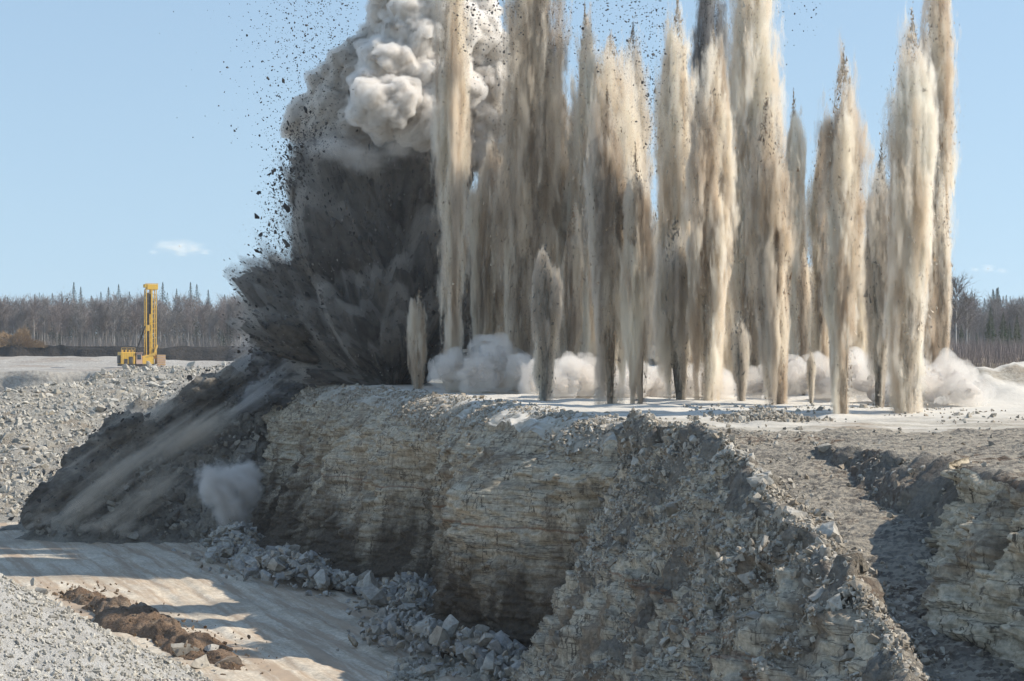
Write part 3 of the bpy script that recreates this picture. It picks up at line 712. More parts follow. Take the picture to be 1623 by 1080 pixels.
for x_ in (-4.1, -3.0, -2.0, -1.35): rl.bar((x_, -1.5, 3.76), (x_, -1.5, 4.6), .07)
rl.bar((-4.1, -1.5, 4.6), (-1.35, -1.5, 4.6), .07).bar((-4.1, -1.5, 4.2), (-1.35, -1.5, 4.2), .06)
rl.build('handrail', M_yel2, rig, 0)
MB().bar((-.9, 1.0, 2.9), (mx - .9, .5, 9.0), .28).build('mast_cylinder', M_dk, rig, 0)
MB().box((-2.2, -1.585, 2.1), (.8, .05, 1.5)).box((-3.2, -1.585, 1.9), (.7, .05, 1.0)).build('engine_door', M_dk, h, 0)
# slatted work platform hanging at the mast end
pf = MB().box((3.9, -.7, 1.9), (1.7, 2.2, 2.6)).build('dust_hood', M_pink, rig, .05)
sl_ = MB()
for k in range(6): sl_.box((3.9, -1.83, .85 + k * .45), (1.72, .05, .1))
sl_.build('slat', M_yel2, pf, 0)
for px_ in (2.9, -3.4): MB().box((px_, -1.35, .6), (.3, .3, 1.2)).box((px_, -1.35, .07), (.7, .7, .14)).build('levelling_jack', M_yel2, rig)

# ------------------------------------------------------------------ trees
def fol_mat(name, a, b):
    m, n = new_mat(name); g = G(n)
    c = g.ramp(g.island(), [(0, a), (1, b)]); c = g.mix(g.m('MULTIPLY', g.objrand(), .5), c, a)
    g.out(c, None, .9, .1); return m
M_twig = fol_mat('bare_twigs', (.20, .18, .165), (.35, .32, .295)); M_twig2 = fol_mat('reddish_twigs', (.22, .185, .17), (.35, .30, .275))
M_bark = fol_mat('grey_bark', (.20, .18, .16), (.32, .30, .27)); M_white = fol_mat('birch_bark', (.45, .42, .38), (.55, .52, .48))
M_spruce = fol_mat('spruce_needles', (.016, .028, .018), (.035, .055, .03)); M_young = fol_mat('young_spruce_needles', (.03, .055, .018), (.07, .10, .03))
M_will = fol_mat('willow_twigs', (.24, .15, .075), (.36, .25, .14))

def trunk_arrays(H, r0, seed, lean=.02, seg=8, sides=6):
    r = np.random.default_rng(seed); a = np.linspace(0, 2 * np.pi, sides, endpoint=False); V = []
    off = np.cumsum(r.normal(0, lean * H / seg, (seg + 1, 2)), 0); off[0] = 0
    for k in range(seg + 1):
        t = k / seg; rr = r0 * (1 - t) ** .8 + .012
        V.append(np.stack([off[k, 0] + rr * np.cos(a), off[k, 1] + rr * np.sin(a), np.full(sides, t * H)], 1))
    return np.concatenate(V), grid_faces(seg + 1, sides, True), off
def slivers(a, b, w, r):
    d = b - a; s = np.cross(d, r.normal(size=d.shape)); s /= np.linalg.norm(s, axis=1, keepdims=True) + 1e-9
    V = np.stack([a - s * w[:, None], a + s * w[:, None], b], 1).reshape(-1, 3)
    return V
def bare_tree(seed, H, bark, twig):
    r = np.random.default_rng(seed)
    V, Fq, off = trunk_arrays(H, .012 * H, seed)
    nb = 46; t = r.uniform(.28, .98, nb); a = r.uniform(0, 6.28, nb)
    base = np.stack([np.interp(t, np.linspace(0, 1, len(off)), off[:, 0]), np.interp(t, np.linspace(0, 1, len(off)), off[:, 1]), t * H], 1)
    L = H * (.05 + .20 * np.sin(np.pi * np.clip((t - .2) / .9, 0, 1))) * r.uniform(.6, 1.2, nb)
    d = np.stack([np.cos(a) * .6, np.sin(a) * .6, np.ones(nb) * .8], 1); tip = base + d * L[:, None]
    S = [slivers(base, tip, np.full(nb, .004 * H), r)]
    k = 16; ii = np.repeat(np.arange(nb), k); u = r.uniform(.15, 1, len(ii))[:, None]
    p = base[ii] + (tip - base)[ii] * u; d2 = d[ii] + r.normal(0, .55, (len(ii), 3)); q = p + d2 * (L[ii] * r.uniform(.15, .5, len(ii)))[:, None]
    S.append(slivers(p, q, np.full(len(ii), .0028 * H), r))
    jj = np.repeat(np.arange(len(ii)), 3); p3 = p[jj] + (q - p)[jj] * r.uniform(.3, 1, (len(jj), 1)); q3 = p3 + (d2[jj] + r.normal(0, .7, (len(jj), 3))) * (L[ii][jj] * .16)[:, None]
    S.append(slivers(p3, q3, np.full(len(jj), .002 * H), r))
    W = np.concatenate(S)
    return (V, Fq, bark), (W, np.arange(len(W)).reshape(-1, 3), twig)
def spruce(seed, H, mat, wid=.16):
    r = np.random.default_rng(seed); V, Fq, off = trunk_arrays(H, .014 * H, seed, .004)
    n = 2200; t = r.random(n) ** .8; lay = np.floor(t * 17) / 17; t2 = .04 + .96 * t
    a = r.uniform(0, 6.28, n); R = H * wid * (1 - t2) ** .85 * (.8 + .35 * np.sin(a * 3 + lay * 40)) + .004 * H
    rad = R * r.random(n) ** .6
    p = np.stack([np.cos(a) * rad * .75, np.sin(a) * rad * .75, t2 * H], 1)
    q = np.stack([np.cos(a) * (rad + .022 * H * (1.05 - t2)), np.sin(a) * (rad + .022 * H * (1.05 - t2)), t2 * H - .3 * rad + .01 * H], 1)
    W = slivers(p, q, r.uniform(.004, .010, n) * H * (1.1 - t2 * .8), r)
    return (V, Fq, M_bark), (W, np.arange(len(W)).reshape(-1, 3), mat)
def tree_proto(name, parts, pn=('trunk', 'crown')):
    e = empty(name, (0, 0, 0))
    for nm, (V, Fq, m) in zip(pn, parts): mesh_np(nm, V, Fq, m, nm == 'trunk', e)
    return e
def copy_tree(proto, loc, s, rz, label, cat, group):
    r_ = proto.copy(); COL.objects.link(r_); r_.location = loc; r_.scale = (s, s, s); r_.rotation_euler = (0, 0, rz); tag(r_, label, cat, group)
    for c in proto.children:
        d = c.copy(); COL.objects.link(d); d.parent = r_
    return r_
def drop(proto):
    for c in list(proto.children): bpy.data.objects.remove(c)
    bpy.data.objects.remove(proto)
birch = [tree_proto('bare_tree', bare_tree(200 + k, 16, M_white if k % 3 == 0 else M_bark, M_twig if k % 2 else M_twig2)) for k in range(6)]
sprs = [tree_proto('spruce_tree', spruce(220 + k, 17, M_spruce, .19 + .02 * k)) for k in range(4)]
ygs = [tree_proto('spruce_tree', spruce(230 + k, 8, M_young, .22)) for k in range(3)]
rt = np.random.default_rng(50)
def gz(Y): return 15.7
for k in range(150):                     # treeline, front rows, where it shows left and right of the blast
    d = rt.uniform(512, 560)
    px = rt.uniform(-20, 430) if k < 118 else rt.uniform(1500, 1640)
    p = P(px, 560, d); lab = 'bare grey deciduous tree in the treeline behind the quarry, left of the blast' if k < 118 else 'bare grey deciduous tree in the forest edge right of the blast'
    copy_tree(birch[k % 6], (p[0], d, 15.4 if px > 300 else 16.0), rt.uniform(.52, .86), rt.uniform(0, 6), lab, 'tree', 'bare trees of the left treeline' if k < 118 else 'bare trees of the right forest edge')
for px, top, d in ((117, 452, 560), (128, 459, 570), (35, 476, 575), (42, 480, 570), (55, 470, 575), (83, 468, 565), (160, 466, 570), (172, 459, 560), (188, 455, 555), (258, 452, 570), (280, 462, 570), (302, 452, 560), (312, 455, 565), (388, 455, 560), (395, 460, 565), (402, 448, 560), (410, 452, 555), (12, 474, 580), (70, 476, 580), (230, 462, 580), (330, 463, 580), (356, 470, 580), (205, 466, 580), (145, 472, 585), (98, 470, 585), (42, 500, 540), (92, 510, 520), (362, 500, 515), (352, 520, 512)):
    p = P(px, top, d); H = p[2] - 16
    copy_tree(sprs[rt.integers(0, 4)], (p[0], d, 15.6), H / 16, rt.uniform(0, 6), 'dark green spruce standing up out of the bare left treeline', 'tree', 'dark spruces of the left treeline')
for k in range(34):
    px = rt.uniform(1495, 1640); d = rt.uniform(560, 640); p = P(px, rt.uniform(462, 492) - (8 if 1565 < px < 1610 else 0), d); H = p[2] - 16
    copy_tree(sprs[rt.integers(0, 4)], (p[0], d, 15.6), H / 17, rt.uniform(0, 6), 'dark spruce on the skyline right of the blast', 'tree', 'dark spruces on the right skyline')
for px, top, d, lb in ((1524, 515, 250, 'small yellow green spruce nearest the dust columns on the right'), (1570, 488, 262, 'tallest young green spruce at the right edge of the quarry'), (1590, 495, 258, 'young green spruce just right of the tallest one'), (1548, 528, 246, 'lowest bushy green spruce in the right group'), (1612, 500, 240, 'broad yellow green spruce at the right edge of the photo'), (1600, 512, 252, 'short green spruce tucked between two taller ones on the right')):
    p = P(px, top, d); zb = float(zheath(np.array([p[0]]), np.array([d]))[0]) - .1
    copy_tree(ygs[rt.integers(0, 3)], (p[0], d, zb), (p[2] - zb) / 8, rt.uniform(0, 6), lb, 'tree', 'young spruces on the right')
for px, top, d, lb in ((1516, 448, 230, 'tall thin bare birch standing just right of the dust columns'), (1533, 470, 232, 'second thin bare birch, shorter, right of the tall thin one')):
    p = P(px, top, d); zb = float(zheath(np.array([p[0]]), np.array([d]))[0]) - .1
    copy_tree(birch[3], (p[0], d, zb), (p[2] - zb) / 16, rt.uniform(0, 6), lb, 'tree', 'thin birches on the right')
# the wood behind, one mass of trunks and twigs
VV, b_ = {0: [], 1: []}, 0
def mass(name, spots, mat, seed, kind):
    r = np.random.default_rng(seed); W = []
    for k, (x, y, z, s) in enumerate(spots):
        c = birch[k % 6].children if kind == 'bare' else sprs[k % 4].children
        for ch in c:
            me = ch.data
            if ch.name.startswith('trunk') and kind != 'bare': continue
            v = np.empty(len(me.vertices) * 3, np.float32); me.vertices.foreach_get('co', v); v = v.reshape(-1, 3) * s
            if ch.name.startswith('trunk'):
                n_ = 9; a = np.array([[0, 0, 0]]); W.append(np.array([[-.2, 0, 0], [.2, 0, 0], [0, 0, 16 * s]]) + (x, y, z)); continue
            v = v.reshape(-1, 3, 3)[::2].reshape(-1, 3)
            an = r.uniform(0, 6.28); ca, sa = math.cos(an), math.sin(an)
            W.append(np.stack([v[:, 0] * ca - v[:, 1] * sa + x, v[:, 0] * sa + v[:, 1] * ca + y, v[:, 2] + z], 1))
    W = np.concatenate(W); o = mesh_np(name, W, np.arange(len(W)).reshape(-1, 3), mat, False); o['kind'] = 'stuff'; return o
sp = [(rt.uniform(-190, 190), rt.uniform(560, 660), 15.4, rt.uniform(.55, .88)) for k in range(620)]
mass('distant_forest', sp, M_twig, 51, 'bare')
sp = [(rt.uniform(-190, 200), rt.uniform(600, 690), 15.4, rt.uniform(.7, 1.1)) for k in range(230)]
mass('distant_spruce_forest', sp, M_spruce, 52, 'spruce')
for pr in birch + sprs + ygs: drop(pr)
n = 60000; X = rt.uniform(-190, 190, n); Y = rt.uniform(506, 600, n); hgt = rt.uniform(1.5, 9.5, n) * (.6 + .4 * fbm2(X, Y, .1, 2, 160))
a_ = np.stack([X, Y, np.full(n, 15.3)], 1); a_[:, 2] += hgt * .3 * rt.random(n); b = a_ + np.stack([rt.normal(0, .7, n), rt.normal(0, .7, n), hgt], 1)
W = slivers(a_, b, rt.uniform(.02, .055, n), rt)
o = mesh_np('forest_undergrowth', W, np.arange(len(W)).reshape(-1, 3), M_twig, False); o['kind'] = 'stuff'
# low scrub on the right, and the willow clump on the left
n = 26000; X = rt.uniform(28, 75, n); Y = rt.uniform(158, 245, n); a_ = np.stack([X, Y, zheath(X, Y) - .1], 1)
b = a_ + np.stack([rt.normal(0, .25, n), rt.normal(0, .25, n), rt.uniform(.7, 2.4, n)], 1)
W = slivers(a_, b, rt.uniform(.015, .03, n), rt)
o = mesh_np('bare_scrub', W, np.arange(len(W)).reshape(-1, 3), M_twig2, False); o['kind'] = 'stuff'
p = P(28, 548, 503); wl = empty('willow_bush', (p[0], 503, 15.9), 'orange brown leafless willow clump in front of the left treeline', 'bush')
n = 7000; q = rt.normal(0, 1, (n, 3)); q /= np.linalg.norm(q, axis=1, keepdims=True); q[:, 2] = np.abs(q[:, 2]); rr = rt.random((n, 1)) ** .5
e_ = q * rr * np.array([7.5, 3.5, 5.0]) * (1 + .25 * np.sin(q[:, :1] * 7)); a_ = e_ * .82; a_[:, 2] -= .1
W = slivers(a_, e_ + rt.normal(0, .2, (n, 3)), np.full(n, .05), rt)
mesh_np('twig_crown', W, np.arange(len(W)).reshape(-1, 3), M_will, False, wl)
n = 40; W = slivers(rt.normal(0, .6, (n, 3)) * (1, 1, 0), np.stack([rt.normal(0, 3.4, n), rt.normal(0, 1.6, n), rt.uniform(2, 4.2, n)], 1), np.full(n, .09), rt)
mesh_np('stem', W, np.arange(len(W)).reshape(-1, 3), M_bark, False, wl)

# ------------------------------------------------------------------ the blast
# dust is a real volume: each jet has a solid stem of flying soil, a veil of dust round it, and grit
PROF = {'jet': [(0, .30), (.10, .38), (.45, .80), (.68, .92), (.86, .55), (1, 0)],
        'wide': [(0, .55), (.25, .78), (.65, 1.0), (.82, .74), (.94, .36), (1, 0)],
        'slim': [(0, .42), (.25, .72), (.65, .90), (.88, .55), (1, 0)],
        'tall': [(0, .50), (.3, .72), (.7, .92), (.9, .75), (1, .6)]}
KIND = {'cream': ((.990, .953, .872), (.88, .78, .645)), 'tan': ((.975, .918, .81), (.74, .625, .49)), 'brown': ((.925, .835, .70), (.50, .405, .305)),
        'grey': ((.88, .82, .72), (.66, .59, .50)), 'black': ((.45, .43, .41), (.20, .19, .18))}
SURF = {'cream': ((.55, .47, .37), (.26, .20, .145)), 'tan': ((.46, .37, .27), (.18, .13, .09)), 'brown': ((.30, .22, .15), (.10, .075, .05)),
        'grey': ((.20, .18, .15), (.085, .075, .06)), 'black': ((.05, .046, .042), (.02, .019, .018))}
_vm, _sm = {}, {}
def veil_mat(kind, prof, den):
    key = (kind, prof, round(den, 1))
    if key in _vm: return _vm[key]
    m, n = new_mat('dust_veil_' + kind); n.nodes.remove(n.nodes['Principled BSDF']); g = G(n)
    v = g.node('ShaderNodeVolumePrincipled'); v.inputs['Anisotropy'].default_value = .15
    tc = g.node('ShaderNodeTexCoord'); sp = g.node('ShaderNodeSeparateXYZ'); g.link(tc.outputs['Object'], sp.inputs[0])
    rr = g.m('SQRT', g.m('ADD', g.m('MULTIPLY', sp.outputs[0], sp.outputs[0]), g.m('MULTIPLY', sp.outputs[1], sp.outputs[1])))
    fc = g.node('ShaderNodeFloatCurve'); cu = fc.mapping.curves[0]; ps = PROF[prof]
    cu.points[0].location = ps[0]; cu.points[1].location = ps[-1]
    for q in ps[1:-1]: cu.points.new(*q)
    for q in cu.points: q.handle_type = 'AUTO_CLAMPED'
    fc.mapping.update(); g.link(sp.outputs[2], fc.inputs['Value'])
    p = g.pos()
    n1 = g.noise(g.mapv(p, (1.0, 1.0, .15)), 1, 5, .64, .25)
    n2 = g.noise(g.mapv(p, (2.3, 2.3, .55), (9, 4, 2)), 1, 4, .72, .3)
    nn = g.m('ADD', g.m('MULTIPLY', g.m('SUBTRACT', n1, .5), 2.3), g.m('MULTIPLY', g.m('SUBTRACT', n2, .5), 1.6))
    nn = g.m('MULTIPLY', nn, g.m('ADD', .85, g.m('MULTIPLY', sp.outputs[2], .55)))
    e = g.m('ADD', g.m('SUBTRACT', fc.outputs[0], rr), nn)
    e = g.m('MULTIPLY', e, 4.2, None, True)
    top = g.m('MULTIPLY', g.m('SUBTRACT', 1.12, sp.outputs[2]), 8, None, True)
    g.link(g.m('MULTIPLY', g.m('MULTIPLY', e, e), g.m('MULTIPLY', top, den)), v.inputs['Density'])
    n3 = g.noise(g.mapv(p, (1.15, 1.15, .10), (3, 8, 5)), 1, 3, .64)
    g.link(g.ramp(n3, [(.41, KIND[kind][1]), (.55, KIND[kind][0])]), v.inputs['Color'])
    g.link(v.outputs[0], n.nodes['Material Output'].inputs['Volume'])
    _vm[key] = m; return m
def stem_mat(kind):
    if kind in _sm: return _sm[kind]
    m, n = new_mat('flying_soil_' + kind); g = G(n); p = g.pos()
    n3 = g.noise(g.mapv(p, (.9, .9, .12)), 1, 6, .6); n4 = g.noise(g.mapv(p, (3, 3, 1.2)), 1, 6, .65)
    c = g.mix(g.ramp(n3, [(.38, 0.), (.6, 1.)]), SURF[kind][1], SURF[kind][0])
    c = g.mix(1., c, g.ramp(n4, [(.3, .65), (.7, 1.2)]), 'MULTIPLY')
    g.out(c, g.bump(n4, .8, .2), 1., 0.); _sm[kind] = m; return m
def grit_mat(kind):
    k = 'grit' + kind
    if k not in _sm: _sm[k] = stone_mat('flying_grit_' + kind, [SURF[kind][1], SURF[kind][0], tuple(min(1, 1.3 * x) for x in SURF[kind][0])], .8, 'island', 4)
    return _sm[k]
HULL_A = np.linspace(0, 2 * np.pi, 18, endpoint=False)
def plume(label, base, top, wpx, kind='tan', prof='jet', d=None, den=None, grit=1.0, core=.40, seed=0):
    """base, top: pixels of the stem's foot and tip; d: distance if not standing on the bench in front"""
    if d is None:
        d = 3000 * 3.0 / (base[1] - HY)
        for _ in range(4):
            z = float(zp(np.array([(base[0] - CX) / F * d]), np.array([d]))[0]); d = float(np.clip(F * (CZ - z) / (base[1] - HY), 84, 160))
    B = P(base[0], base[1], d); B[2] = float(zp(np.array([B[0]]), np.array([d]))[0]) - .15
    T = P(top[0], top[1], d); ax = T - B; H = np.linalg.norm(ax); R = wpx * 1.06 / 2 / F * d / .92
    quat = Vector(ax).to_track_quat('Z', 'Y')
    e = empty('dust_jet', tuple(B), label, 'dust jet', 'dust jets thrown up by the blast')
    r = np.random.default_rng(300 + seed + int(base[0]))
    # veil
    v = [(math.cos(a) * 1.6, math.sin(a) * 1.6, z) for z in (0, 1.12) for a in HULL_A]; k = len(HULL_A)
    f = [(i, (i + 1) % k, k + (i + 1) % k, k + i) for i in range(k)] + [tuple(range(k - 1, -1, -1)), tuple(range(k, 2 * k))]
    me = bpy.data.meshes.new('dust_veil'); me.from_pydata(v, [], f); me.materials.append(veil_mat(kind, prof, den or min(10, 5.5 / R ** .6)))
    o = bpy.data.objects.new('dust_veil', me); COL.objects.link(o); o.parent = e; o.rotation_mode = 'QUATERNION'; o.rotation_quaternion = quat; o.scale = (R, R, H)
    # feathered side jets of the same throw
    if wpx >= 34 and kind != 'black':
        dk = {'cream': ('tan', 'cream', 'cream'), 'tan': ('brown', 'cream', 'tan'), 'brown': ('grey', 'tan', 'tan'), 'grey': ('brown', 'grey', 'grey')}[kind]
        for q in range(4 if wpx > 60 else 3):
            o = bpy.data.objects.new('side_jet', bpy.data.meshes.new('side_jet')); m2 = o.data; m2.from_pydata(v, [], f)
            hh_ = r.uniform(.45, 1.02) if q else r.uniform(.9, 1.05); rr_ = R * r.uniform(.36, .62)
            m2.materials.append(veil_mat(dk[q % 3], 'jet', min(10, 5.5 / rr_ ** .6))); COL.objects.link(o); o.parent = e
            an = r.uniform(0, 6.28); of = R * r.uniform(.25, .62); o.location = (math.cos(an) * of, math.sin(an) * of * .8, 0)
            o.rotation_mode = 'QUATERNION'; o.rotation_quaternion = (quat.to_matrix() @ Matrix.Rotation(r.normal(0, .018), 3, 'Y')).to_quaternion(); o.scale = (rr_, rr_, H * hh_)
    # stem
    ps = np.array(PROF[prof])
    def surf(t, th, kk, sd):
        pr = np.interp(t, ps[:, 0], ps[:, 1]); q = np.stack([np.cos(th) * R, np.sin(th) * R, t * H], -1).reshape(-1, 3) + B
        n1 = fbm(q * np.array([.9, .9, .13]), 4, sd); n2 = fbm(q * np.array([2.6, 2.6, .6]), 3, sd + 9)
        tp = np.clip((.86 - t.ravel()) / .3, 0, 1) ** .7 if kk < .6 else 1
        rad = np.maximum(R * pr.ravel() * kk * tp * (1 + .38 * n1 + .2 * n2), .012)
        return np.stack([np.cos(th.ravel()) * rad, np.sin(th.ravel()) * rad, t.ravel() * H], 1)
    nt_, nz = 44, int(np.clip(H * 9, 40, 240)); th = np.linspace(0, 2 * np.pi, nt_, endpoint=False); Tm, TH = np.meshgrid(np.linspace(0, .86, nz), th, indexing='ij')
    o = mesh_np('soil_stem', surf(Tm, TH, core, 300), grid_faces(nz, nt_, True), stem_mat(kind), True, e); o.rotation_mode = 'QUATERNION'; o.rotation_quaternion = quat
    ng = int(260 * H * R * grit)
    t = r.random(ng) ** .85; a = r.uniform(0, 6.283, ng); c = surf(t, a, .92, 300); c[:, :2] *= (.55 + np.abs(r.normal(0, .34, ng)))[:, None]; c[:, 2] += r.normal(0, .3, ng); c[:, 2] = np.maximum(c[:, 2], .05)
    tn = np.stack([-np.sin(a), np.cos(a), a * 0], 1) + r.normal(0, .6, (ng, 3)); up = np.array([0, 0, 1.]) + r.normal(0, .25, (ng, 3)); s = np.clip(r.lognormal(-4.3, .6, ng), .006, .07)[:, None]
    tri = np.stack([c - tn * s, c + tn * s, c + up * s * r.uniform(1.5, 7, (ng, 1))], 1).reshape(-1, 3)
    o = mesh_np('grit', tri, np.arange(ng * 3).reshape(-1, 3), grit_mat(kind), False, e); o['kind'] = 'stuff'; o.rotation_mode = 'QUATERNION'; o.rotation_quaternion = quat
    return e

JETS = [
 # in front, left to right
 ('short slim tan jet standing alone before the dark burst at the bench end', (662, 615), (664, 466), 30, 'tan', 'slim', 137),
 ('short blunt grey jet rising second from the left along the bench edge', (861, 637), (866, 392), 42, 'grey', 'slim', None),
 ('dark stemmed jet under the broad beige curtain, its foot reaching the bench edge', (968, 641), (962, 150), 62, 'brown', 'jet', None),
 ('narrow brown jet with an orange tip beside the gap of sky', (1015, 641), (1007, 245), 44, 'brown', 'jet', None),
 ('medium olive grey jet just right of the gap of sky', (1077, 634), (1070, 350), 58, 'grey', 'jet', None),
 ('tall cream jet with a sharp tip in front of the black smoke', (1124, 637), (1130, 52), 72, 'tan', 'jet', None),
 ('stubby dark grey pointed jet, shortest but one on the right half', (1175, 638), (1174, 503), 27, 'grey', 'slim', None),
 ('grey brown jet right of the stubby dark one, below the tallest cream column', (1232, 641), (1215, 165), 68, 'brown', 'jet', None),
 ('tiny dark jet, smallest of all, just leaving the ground', (1285, 641), (1285, 556), 13, 'grey', 'slim', None),
 ('tall brown jet with a stepped pointed tip, alone against the sky', (1338, 650), (1337, 86), 66, 'tan', 'jet', None),
 ('half height dark grey jet between the two tall right hand columns', (1392, 643), (1397, 243), 52, 'grey', 'jet', None),
 ('tall white cream column, front one of the pair at the far right', (1438, 650), (1446, 30), 72, 'cream', 'wide', None),
 # behind
 ('slim tan column crossing the pale smoke cloud from bottom to top', (718, 585), (717, -60), 50, 'tan', 'tall', 128),
 ('massive brown column with swollen shoulder left of the middle of the photo', (830, 590), (846, -60), 92, 'brown', 'tall', 132),
 ('pale soft dust column filling the space right of the massive brown column', (900, 590), (893, 160), 84, 'tan', 'wide', 138),
 ('broad beige curtain with a jagged flat top left of the gap of sky', (945, 600), (968, 62), 104, 'cream', 'wide', 134),
 ('thin pale spike rising from the left corner of the broad beige curtain', (925, 600), (927, 12), 36, 'cream', 'jet', 131),
 ('grey brown tuft at the top right of the broad beige curtain', (992, 600), (1003, 45), 56, 'grey', 'wide', 141),
 ('tall cream spire directly right of the gap of sky', (1062, 600), (1074, 2), 62, 'cream', 'jet', 130),
 ('black smoke column showing its dark head behind the cream jets', (1112, 600), (1128, -40), 54, 'black', 'tall', 146),
 ('tallest cream column, running out of the top right of the black smoke', (1186, 610), (1192, -70), 84, 'cream', 'tall', 127),
 ('short cream column leaning on the right flank of the tallest cream column', (1222, 610), (1222, 160), 52, 'cream', 'jet', 124),
 ('slim cream column standing right beside the gap left of the stepped brown jet', (1258, 600), (1258, 155), 38, 'cream', 'slim', 124),
 ('low brown jet at the foot of the slim cream column', (1274, 605), (1274, 380), 22, 'brown', 'slim', 122),
 ('slim grey edged column on the left shoulder of the stepped brown jet', (1303, 605), (1302, 206), 36, 'tan', 'slim', 126),
 ('hazy tan column rising between the stepped brown jet and the dark grey jet', (1362, 600), (1352, 300), 46, 'tan', 'slim', 128),
 ('tall tan column with a split feathery tip, rear one of the far right pair', (1482, 600), (1486, 2), 54, 'tan', 'tall', 124),
 ('rightmost jet, a short pale one on the outer edge of the far right pair', (1496, 600), (1494, 282), 28, 'tan', 'slim', 122),
 ('faint tan column behind the short blunt grey jet', (905, 600), (908, 330), 34, 'brown', 'slim', 128),
 ('pale beige column behind the olive grey jet and the cream spire', (1098, 610), (1095, 160), 50, 'tan', 'wide', 136),
 ('soft tan column left of the massive brown column, below the billowing cloud', (780, 590), (782, 230), 66, 'tan', 'wide', 142),
 ('very wide hazy beige curtain behind the dark stemmed and narrow brown jets', (985, 600), (975, 300), 120, 'cream', 'wide', 147),
 ('wide hazy beige dust curtain between the cream spire and the tallest cream column', (1150, 600), (1148, 250), 130, 'cream', 'wide', 148),
 ('wide pale dust curtain behind the massive brown column', (850, 600), (855, 120), 120, 'cream', 'wide', 149),
 ('soft pale dust curtain behind the half height dark grey jet', (1405, 600), (1410, 330), 70, 'cream', 'wide', 138),
 ('soft beige dust curtain behind the slim cream column and the stepped brown jet', (1290, 600), (1280, 420), 70, 'cream', 'wide', 140),
]
for k, (lb, b, t_, w_, kd, pf_, d_) in enumerate(JETS): plume(lb, b, t_, w_, kd, pf_, d_, seed=k)

# soft puffs: ellipsoids of dust whose density frays outward
_sp = {}
def soft_mat(name, col, den, fr=(1.3, 1.3, 1.3), thr=.92):
    if name in _sp: return _sp[name]
    m, n = new_mat(name); n.nodes.remove(n.nodes['Principled BSDF']); g = G(n)
    v = g.node('ShaderNodeVolumePrincipled'); v.inputs['Anisotropy'].default_value = .1; v.inputs['Color'].default_value = (*col, 1)
    tc = g.node('ShaderNodeTexCoord'); ob = tc.outputs['Object']; ln = g.node('ShaderNodeVectorMath', operation='LENGTH'); g.link(ob, ln.inputs[0])
    ad = g.node('ShaderNodeVectorMath', operation='ADD'); g.link(g.mapv(ob, fr), ad.inputs[0])
    cb = g.node('ShaderNodeCombineXYZ'); rd = g.objrand()
    for k, f_ in enumerate((61., 37., 83.)): g.link(g.m('MULTIPLY', rd, f_), cb.inputs[k])
    g.link(cb.outputs[0], ad.inputs[1])
    n1 = g.noise(ad.outputs[0], 1, 6, .62, .5)
    e = g.m('ADD', g.m('SUBTRACT', thr, ln.outputs['Value']), g.m('MULTIPLY', g.m('SUBTRACT', n1, .5), 2.3))
    e = g.m('MULTIPLY', e, 1.7, None, True); g.link(g.m('MULTIPLY', g.m('MULTIPLY', e, e), den), v.inputs['Density'])
    g.link(v.outputs[0], n.nodes['Material Output'].inputs['Volume']); _sp[name] = m; return m
_bm = bmesh.new(); bmesh.ops.create_icosphere(_bm, subdivisions=2, radius=1.45); _VS = np.array([v.co[:] for v in _bm.verts]); _FS = np.array([[v.index for v in f.verts] for f in _bm.faces]); _bm.free()
_bm = bmesh.new(); bmesh.ops.create_icosphere(_bm, subdivisions=4, radius=1); _VH = np.array([v.co[:] for v in _bm.verts]); _FH = np.array([[v.index for v in f.verts] for f in _bm.faces]); _bm.free()
def soft_veils(e, blobs, mat, stretch=1.0, tilt=0.0, k_=1.45, name='dust_veil'):
    o0 = np.array(e.location)
    for x, y, d, r_ in blobs:
        o = mesh_np(name, _VS, _FS, mat, True, e); R = r_ / F * d * k_; o.location = P(x, y, d) - o0
        o.scale = (R * stretch, R * .9, R * (.8 if stretch > 1 else 1)); o.rotation_euler = (0, -math.radians(tilt), 0)
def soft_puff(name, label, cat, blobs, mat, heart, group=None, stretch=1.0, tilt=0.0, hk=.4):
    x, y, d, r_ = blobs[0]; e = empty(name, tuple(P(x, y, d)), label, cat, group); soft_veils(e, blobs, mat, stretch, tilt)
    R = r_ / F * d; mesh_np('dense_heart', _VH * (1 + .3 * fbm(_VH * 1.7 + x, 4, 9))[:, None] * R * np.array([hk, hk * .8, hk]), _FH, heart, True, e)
    return e

# billowing smoke -----------------------------------------------------------
def hull(sph, vox):
    bm = bmesh.new()
    for c, rr in sph: bmesh.ops.create_icosphere(bm, subdivisions=3, radius=rr, matrix=Matrix.Translation(Vector(c)))
    me = bpy.data.meshes.new('t'); bm.to_mesh(me); bm.free(); o = bpy.data.objects.new('t', me); COL.objects.link(o)
    m = o.modifiers.new('r', 'REMESH'); m.mode = 'VOXEL'; m.voxel_size = vox
    dg = bpy.context.evaluated_depsgraph_get(); me2 = bpy.data.meshes.new_from_object(o.evaluated_get(dg))
    v = np.empty(len(me2.vertices) * 3, np.float32); me2.vertices.foreach_get('co', v)
    nn = np.empty(len(me2.vertices) * 3, np.float32); me2.vertices.foreach_get('normal', nn)
    f = np.array([p.vertices[:] for p in me2.polygons if len(p.vertices) == 4]); bpy.data.objects.remove(o); bpy.data.meshes.remove(me2); bpy.data.meshes.remove(me)
    return v.reshape(-1, 3).astype(float), nn.reshape(-1, 3).astype(float), f
